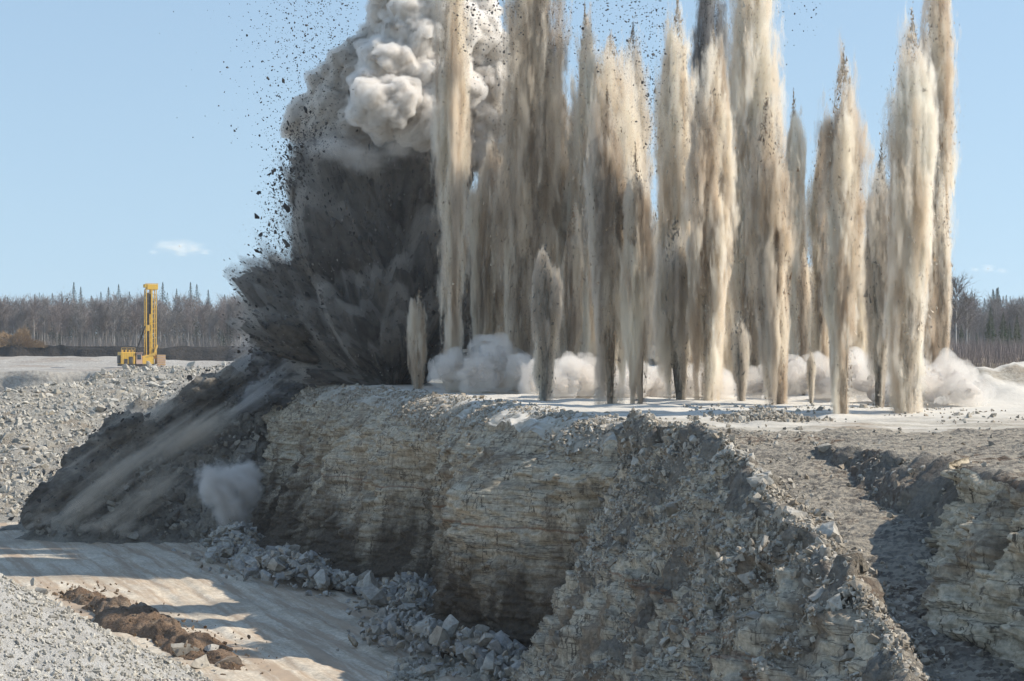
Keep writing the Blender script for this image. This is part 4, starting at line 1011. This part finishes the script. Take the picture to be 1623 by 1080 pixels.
def smoke_mat(name, col, den, wisp=0):
    m, n = new_mat(name); n.nodes.remove(n.nodes['Principled BSDF']); g = G(n)
    v = g.node('ShaderNodeVolumePrincipled'); v.inputs['Color'].default_value = (*col, 1); v.inputs['Density'].default_value = den; v.inputs['Anisotropy'].default_value = .1
    if wisp:
        q = g.noise(g.mapv(g.pos(), (wisp, wisp, wisp * .8)), 1, 6, .62, .3); g.link(g.m('MULTIPLY', g.ramp(q, [(.40, 0.), (.62, 1.)]), den), v.inputs['Density'])
    g.link(v.outputs[0], n.nodes['Material Output'].inputs['Volume']); return m
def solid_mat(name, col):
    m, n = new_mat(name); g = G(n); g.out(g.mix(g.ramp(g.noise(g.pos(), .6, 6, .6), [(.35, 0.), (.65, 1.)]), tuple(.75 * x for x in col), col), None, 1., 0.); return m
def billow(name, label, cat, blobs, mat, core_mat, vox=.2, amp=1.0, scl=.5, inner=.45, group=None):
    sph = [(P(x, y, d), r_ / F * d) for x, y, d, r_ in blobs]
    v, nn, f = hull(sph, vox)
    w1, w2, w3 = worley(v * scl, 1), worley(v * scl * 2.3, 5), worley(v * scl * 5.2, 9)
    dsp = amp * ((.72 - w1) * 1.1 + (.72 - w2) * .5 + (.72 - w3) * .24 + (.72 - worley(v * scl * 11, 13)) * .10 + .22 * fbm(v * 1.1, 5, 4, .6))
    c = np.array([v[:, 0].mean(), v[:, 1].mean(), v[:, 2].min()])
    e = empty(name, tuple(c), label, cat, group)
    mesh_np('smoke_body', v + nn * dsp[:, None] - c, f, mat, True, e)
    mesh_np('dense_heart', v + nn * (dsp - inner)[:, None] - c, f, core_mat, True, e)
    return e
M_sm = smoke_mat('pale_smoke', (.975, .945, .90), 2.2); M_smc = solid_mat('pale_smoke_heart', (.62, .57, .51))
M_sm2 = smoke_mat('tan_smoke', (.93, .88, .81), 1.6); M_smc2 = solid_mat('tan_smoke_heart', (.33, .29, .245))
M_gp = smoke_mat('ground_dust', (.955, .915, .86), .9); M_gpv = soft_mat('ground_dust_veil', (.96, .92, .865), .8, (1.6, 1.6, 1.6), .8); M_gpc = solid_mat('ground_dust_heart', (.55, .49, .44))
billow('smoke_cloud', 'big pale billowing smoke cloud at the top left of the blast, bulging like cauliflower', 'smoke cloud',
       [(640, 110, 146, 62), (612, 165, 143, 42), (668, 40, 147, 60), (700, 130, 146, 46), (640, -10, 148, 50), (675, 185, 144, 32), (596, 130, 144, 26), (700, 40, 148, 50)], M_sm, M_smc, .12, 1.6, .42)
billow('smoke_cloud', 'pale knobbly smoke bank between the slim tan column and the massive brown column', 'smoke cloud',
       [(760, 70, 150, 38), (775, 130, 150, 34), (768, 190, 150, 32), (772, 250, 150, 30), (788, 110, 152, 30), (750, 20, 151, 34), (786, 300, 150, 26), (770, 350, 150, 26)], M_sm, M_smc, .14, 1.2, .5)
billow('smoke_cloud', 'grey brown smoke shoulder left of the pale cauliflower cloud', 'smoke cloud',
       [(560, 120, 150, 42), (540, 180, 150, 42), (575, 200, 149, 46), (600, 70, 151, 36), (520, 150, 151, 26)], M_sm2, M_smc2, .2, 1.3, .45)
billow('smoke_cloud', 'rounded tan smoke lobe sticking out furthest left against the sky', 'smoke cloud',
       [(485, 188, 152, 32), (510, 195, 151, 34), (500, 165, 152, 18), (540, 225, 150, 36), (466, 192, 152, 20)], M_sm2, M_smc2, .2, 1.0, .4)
billow('smoke_cloud', 'small cream puff peeping over the left edge of the dark burst', 'smoke cloud', [(437, 420, 158, 12), (445, 428, 158, 10)], M_gp, M_gpc, .12, .4, .8)
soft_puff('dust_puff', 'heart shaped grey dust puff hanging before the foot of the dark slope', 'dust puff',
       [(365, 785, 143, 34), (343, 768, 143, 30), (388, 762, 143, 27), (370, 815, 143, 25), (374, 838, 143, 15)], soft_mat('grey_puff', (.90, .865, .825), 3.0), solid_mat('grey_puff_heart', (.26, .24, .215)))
for lb, bl in (
    ('wide low dust bank between the short tan jet and the short blunt grey jet', [(720, 585, 126, 28), (755, 590, 125, 30), (790, 575, 126, 36), (830, 585, 125, 32), (770, 560, 128, 18), (700, 595, 126, 16), (845, 600, 122, 24)]),
    ('low dust bank around the dark stemmed jets left of the gap of sky', [(880, 610, 114, 26), (915, 600, 115, 34), (950, 600, 116, 34), (990, 610, 114, 28), (905, 580, 118, 20), (1000, 600, 118, 26)]),
    ('low dust bank at the feet of the olive grey jet and the sharp tipped jet', [(1040, 612, 116, 26), (1090, 610, 116, 28), (1140, 612, 115, 26), (1060, 600, 118, 24), (1110, 598, 119, 22)]),
    ('low white dust bank right of the stubby dark grey jet', [(1195, 612, 112, 22), (1220, 608, 112, 24), (1255, 605, 110, 30), (1300, 605, 110, 30), (1265, 585, 111, 16), (1330, 610, 108, 24)]),
    ('low white dust bank between the stepped brown jet and the far right pair', [(1355, 600, 107, 28), (1380, 610, 106, 26), (1415, 615, 105, 26), (1360, 580, 109, 16)]),
    ('large rolling cream dust bank at the right end of the row of jets', [(1465, 620, 103, 28), (1495, 605, 104, 32), (1515, 615, 102, 30), (1450, 600, 105, 22), (1530, 625, 101, 20), (1505, 582, 105, 16)])):
    e = billow('dust_puff', lb, 'dust puff', [(x, y + 3, d, r_ * .8) for x, y, d, r_ in bl], M_gp, M_gpc, .10, 1.1, .75, .9, 'dust banks rolling along the feet of the jets')
    soft_veils(e, bl, M_gpv, 1.15, 0, 1.5)

# the dark burst ----------------------------------------------------------------
BC = P(625, 625, 150)
blobs = [(600, 500, 150, 105), (560, 400, 150, 95), (525, 320, 150, 62), (690, 430, 151, 105), (735, 520, 150, 75), (480, 500, 151, 75), (445, 510, 152, 42), (640, 310, 150, 80), (620, 240, 149, 52), (690, 280, 151, 60), (760, 430, 152, 45), (500, 270, 150, 32), (430, 470, 152, 30), (775, 520, 150, 30), (600, 588, 150, 42), (540, 585, 150, 36), (665, 575, 154, 36)]
v, nn, f = hull([(P(x, y, d), r_ / F * d) for x, y, d, r_ in blobs], .2)
dv = v - BC; rad = np.linalg.norm(dv, axis=1); du = dv / rad[:, None]
stk = fbm(du * 7 + (rad * .05)[:, None], 4, 170); stk2 = fbm(du * 20 + (rad * .25)[:, None], 3, 171)
v2 = v + du * (1.7 * stk + .6 * stk2 + .22 * fbm(v * 1.6, 4, 172))[:, None]
M_bur, n = new_mat('dark_flying_soil'); g = G(n); p = g.pos()
sub = g.node('ShaderNodeVectorMath', operation='SUBTRACT'); g.link(p, sub.inputs[0]); sub.inputs[1].default_value = tuple(BC)
nor = g.node('ShaderNodeVectorMath', operation='NORMALIZE'); g.link(sub.outputs[0], nor.inputs[0])
a1 = g.noise(nor.outputs[0], 5.5, 6, .6, .3); a2 = g.noise(p, 1.6, 7, .68)
c = g.ramp(a1, [(.36, (.028, .027, .026)), (.50, (.075, .068, .06)), (.62, (.125, .108, .088)), (.78, (.20, .172, .138))])
c = g.mix(1., c, g.ramp(a2, [(.3, .55), (.68, 1.3)]), 'MULTIPLY'); g.out(c, g.bump(a2, .8, .3), 1., 0.)
burst = empty('debris_burst', tuple(BC), 'huge dark grey burst of soil and rock fanning up from the end of the bench', 'debris burst')
mesh_np('soil_mass', v2 - BC, f, M_bur, True, burst)
wgt = v + du * (1.3 + 1.9 * stk + .5 * stk2)[:, None]
mesh_np('dust_veil', wgt - BC, f, smoke_mat('burst_dust', (.70, .65, .585), .55), True, burst)
r = np.random.default_rng(61)
ng = 16000; i = r.integers(0, len(v2), ng); ff = 1 + np.abs(r.normal(0, .075, ng)); c = (v2[i] - BC) * ff[:, None] + r.normal(0, .15, (ng, 3)); s = np.clip(r.lognormal(-2.9, .6, ng), .025, .3)
left = (c[:, 0] < -4) | (r.random(ng) < .5); c, s, i = c[left], s[left], i[left]
o = rock_mass('flying_stone', c[:9000], s[:9000], M_chip, 62, 2.2, burst, 'stuff', du[i[:9000]])
ng = 2200; i = r.integers(0, len(v2), ng); c = (v2[i] - BC) * (1.01 + .03 * r.random(ng))[:, None]; keep = (c[:, 1] < 0) & (c[:, 0] > -9); c = c[keep]; i = i[keep]
rock_mass('pale_chip', c, np.clip(r.lognormal(-3.1, .5, len(c)), .025, .2), M_litchip, 63, 1.8, burst, 'stuff', du[i])
M_bv = soft_mat('burst_fringe', (.60, .555, .50), .7, (.6, 1.6, 3.2), .8)
M_bl = soft_mat('pale_mix', (.93, .89, .835), .55, (1.2, 1.2, 1.6), .85)
soft_veils(burst, [(580, 250, 144, 34), (630, 238, 143, 30), (690, 225, 144, 30), (540, 240, 145, 34), (510, 235, 147, 26), (720, 260, 147, 26)], M_bl, 1.2, 0, 1.5)
for x, y, r_ in ((452, 470, 34), (440, 410, 26), (470, 370, 34), (478, 310, 32), (505, 260, 32), (420, 505, 30), (545, 235, 30), (600, 300, 36), (530, 330, 40), (720, 330, 40), (660, 380, 40), (765, 400, 34)):
    soft_veils(burst, [(x, y, 147 if x > 500 else 150, r_)], M_bv, 1.9, math.degrees(math.atan2(625 - y, x - 625)), 1.5)
# ground heaved up at the cliff end, and the dust that pours down the slope
def flow(name, label, cat, blobs, mat, veil, vox, amp, off, dirn, seed, stones=0):
    v, nn, f = hull([(P(x, y, d), r_ / F * d) for x, y, d, r_ in blobs], vox)
    dr = np.array(dirn, float); dr /= np.linalg.norm(dr)
    q = v - np.outer(v @ dr, dr) * .8
    dsp = amp * (fbm(q * .5, 5, seed, .55) + .25 * fbm(v * 2, 3, seed + 5)); c = np.array([v[:, 0].mean(), v[:, 1].mean(), v[:, 2].min()])
    e = empty(name, tuple(c), label, cat)
    vv = v + nn * dsp[:, None]; mesh_np('soil_mass', vv - c, f, mat, True, e)
    soft_veils(e, off, veil, 1.9, 36)
    if stones:
        r = np.random.default_rng(seed); i = r.integers(0, len(vv), stones); pz = vv[i] + nn[i] * np.abs(r.normal(0, .5, stones))[:, None] - c
        rock_mass('flying_stone', pz, np.clip(r.lognormal(-2.9, .6, stones), .03, .3), M_chip, seed + 1, 1.5, e, 'stuff', np.tile(dr, (stones, 1)))
    return e
M_heave, n = new_mat('heaved_blue_grey_rock'); g = G(n); p = g.pos()
a1 = g.noise(g.mapv(p, (.25, .5, 1.4)), 1, 7, .62, .4); a2 = g.noise(p, 2.2, 6, .68)
c = g.ramp(a1, [(.34, (.05, .05, .05)), (.5, (.13, .13, .13)), (.66, (.27, .265, .25))]); c = g.mix(1., c, g.ramp(a2, [(.3, .6), (.68, 1.25)]), 'MULTIPLY'); g.out(c, g.bump(a2, .8, .2), 1., 0.)
flow('heaved_ground', 'blue grey heaved ground swelling over the end of the cliff under the dark burst', 'heaved rock',
     [(400, 590, 160, 34), (440, 570, 157, 38), (485, 580, 154, 32), (530, 582, 153, 30), (580, 592, 152, 22), (415, 640, 156, 32), (430, 540, 158, 34), (460, 622, 153.5, 30), (500, 560, 154, 30)], M_heave, soft_mat('heave_dust', (.80, .775, .745), .6, (.7, 1.5, 3.0), .8), .17, 1.0, [(400, 570, 158, 34), (440, 540, 156, 36), (480, 560, 152, 34), (420, 620, 153, 34), (530, 575, 151, 28), (405, 530, 158, 24)], (-1, 0, -.5), 180, 2500)
M_flow, n = new_mat('sliding_soil'); g = G(n); p = g.pos()
a1 = g.noise(g.mapv(p, (.3, .4, .7)), 1, 7, .6, .3); c = g.ramp(a1, [(.36, (.07, .062, .052)), (.52, (.16, .14, .115)), (.66, (.30, .26, .21))]); a2 = g.noise(p, 2.5, 6, .68)
c = g.mix(1., c, g.ramp(a2, [(.3, .6), (.68, 1.25)]), 'MULTIPLY'); g.out(c, g.bump(a2, .8, .2), 1., 0.)
flow('dust_slide', 'brown grey dust and soil sliding down the left slope to the pit floor', 'dust slide',
     [(370, 615, 159, 26), (330, 640, 158, 32), (280, 665, 157, 30), (235, 690, 156, 30), (190, 695, 155, 34), (150, 735, 154, 30), (112, 772, 153, 26), (80, 808, 152, 22), (58, 830, 151, 13)],
     M_flow, soft_mat('slide_dust', (.86, .77, .655), .55, (.7, 1.4, 2.4), .95), .17, 1.0, [(365, 605, 158, 26), (320, 635, 157, 30), (270, 660, 156, 32), (225, 682, 155, 32), (180, 695, 154, 32), (140, 735, 153, 30), (105, 770, 152, 28), (75, 805, 151, 24), (200, 740, 150, 30), (280, 700, 151, 32), (150, 780, 149.5, 28), (240, 780, 149, 28), (330, 680, 151, 28), (120, 815, 149, 22), (190, 820, 148.5, 22)], (-1, 0, -.7), 190, 2600)
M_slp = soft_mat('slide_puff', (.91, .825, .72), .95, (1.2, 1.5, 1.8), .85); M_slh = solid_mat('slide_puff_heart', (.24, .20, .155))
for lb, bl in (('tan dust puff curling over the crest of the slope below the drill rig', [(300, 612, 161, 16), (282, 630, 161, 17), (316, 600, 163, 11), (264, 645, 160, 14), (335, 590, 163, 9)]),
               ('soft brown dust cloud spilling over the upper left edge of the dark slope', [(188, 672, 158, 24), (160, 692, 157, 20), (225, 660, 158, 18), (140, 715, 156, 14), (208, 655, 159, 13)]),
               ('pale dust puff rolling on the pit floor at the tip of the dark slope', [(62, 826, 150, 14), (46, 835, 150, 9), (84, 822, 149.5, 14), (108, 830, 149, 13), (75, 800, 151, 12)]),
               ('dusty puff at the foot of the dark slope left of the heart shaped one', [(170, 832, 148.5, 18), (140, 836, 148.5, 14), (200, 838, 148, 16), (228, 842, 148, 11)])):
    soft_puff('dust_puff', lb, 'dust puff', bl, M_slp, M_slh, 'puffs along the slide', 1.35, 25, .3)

# rocks in the air ----------------------------------------------------------------
r = np.random.default_rng(71)
def spots(n, fx, fy, d0, d1):
    px, py = fx(n), fy(n); d = r.uniform(d0, d1, n); return np.stack([(px - CX) / F * d, d, CZ - (py - HY) / F * d], 1)
def band(n):                            # edge of the burst: thick, close to the dark mass
    t = r.random(n) ** .8; px = np.interp(t, [0, .35, .7, 1], [438, 452, 478, 520]) + r.normal(0, 15, n) - np.abs(r.normal(0, 16, n)); py = np.interp(t, [0, .35, .7, 1], [440, 330, 250, 190]) + r.normal(0, 20, n)
    d = r.uniform(142, 158, n); return np.stack([(px - CX) / F * d, d, CZ - (py - HY) / F * d], 1)
def up(n):
    px = 545 - np.abs(r.normal(0, 70, n)) + r.normal(0, 20, n); py = r.uniform(-25, 260, n) - 20; d = r.uniform(138, 160, n); return np.stack([(px - CX) / F * d, d, CZ - (py - HY) / F * d], 1)
def mid(n):
    px = np.where(r.random(n) < .35, r.uniform(715, 830, n), np.where(r.random(n) < .7, r.uniform(870, 1060, n), 1030 + r.normal(0, 12, n))); py = np.abs(r.normal(0, 75, n)) - 15
    py = np.where(np.abs(px - 1030) < 16, r.uniform(0, 240, n), py); d = r.uniform(118, 140, n); return np.stack([(px - CX) / F * d, d, CZ - (py - HY) / F * d], 1)
def right(n): return spots(n, lambda n: r.uniform(1230, 1300, n), lambda n: np.abs(r.normal(0, 40, n)), 110, 130)
def low(n):
    px = r.normal(400, 14, n); py = r.uniform(440, 560, n); px = px + (py - 500) * -.15; d = r.uniform(148, 160, n); return np.stack([(px - CX) / F * d, d, CZ - (py - HY) / F * d], 1)
big = np.concatenate([band(170), up(70), mid(30), low(30)]); bs = np.clip(np.concatenate([r.lognormal(-2.05, .4, 170), r.lognormal(-2.4, .3, 70), r.lognormal(-2.4, .3, 30), r.lognormal(-1.8, .4, 30)]), .06, .34)
single_rocks('flying_rock', big, bs, CHIP_ME, 'dark rock fragment flung through the air by the blast', 'flying rock', 'rock fragments flying round the blast', 72, False)
sm = np.concatenate([band(2200), up(2400), mid(1500), right(40), low(260)]); ssz = np.clip(r.lognormal(-3.05, .45, len(sm)), .02, .13)
rock_mass('flying_gravel', sm, ssz, M_chip, 73)

# clouds low over the forest ---------------------------------------------------------
M_cl = soft_mat('water_cloud', (.998, .998, .998), .035, (1.3, 2., 2.2), .75); M_clc = solid_mat('cloud_heart', (.8, .8, .8))
for lb, bl in (('small flat white cloud low in the sky left of the blast', [(285, 390, 3200, 15), (262, 391, 3210, 13), (308, 394, 3190, 12), (325, 400, 3200, 7), (243, 400, 3200, 7), (290, 400, 3230, 11)]),
               ('faint white cloud low in the sky at the right edge', [(1566, 426, 3300, 9), (1545, 428, 3310, 6), (1588, 430, 3300, 7)])):
    soft_puff('cloud', lb, 'cloud', bl, M_cl, M_clc, None, 1.7, 0, .12)

# air ----------------------------------------------------------------------------------
b = MB().box((0, 1210, 29.5), (3100, 2840, 63)); hz = b.build('haze', None, None, 0); hz['kind'] = 'stuff'
m, n = new_mat('haze_air'); n.nodes.remove(n.nodes['Principled BSDF']); v = n.nodes.new('ShaderNodeVolumePrincipled')
v.inputs['Color'].default_value = (.90, .95, 1, 1); v.inputs['Density'].default_value = .00015; v.inputs['Anisotropy'].default_value = .3
n.links.new(v.outputs[0], n.nodes['Material Output'].inputs['Volume']); hz.data.materials.append(m)
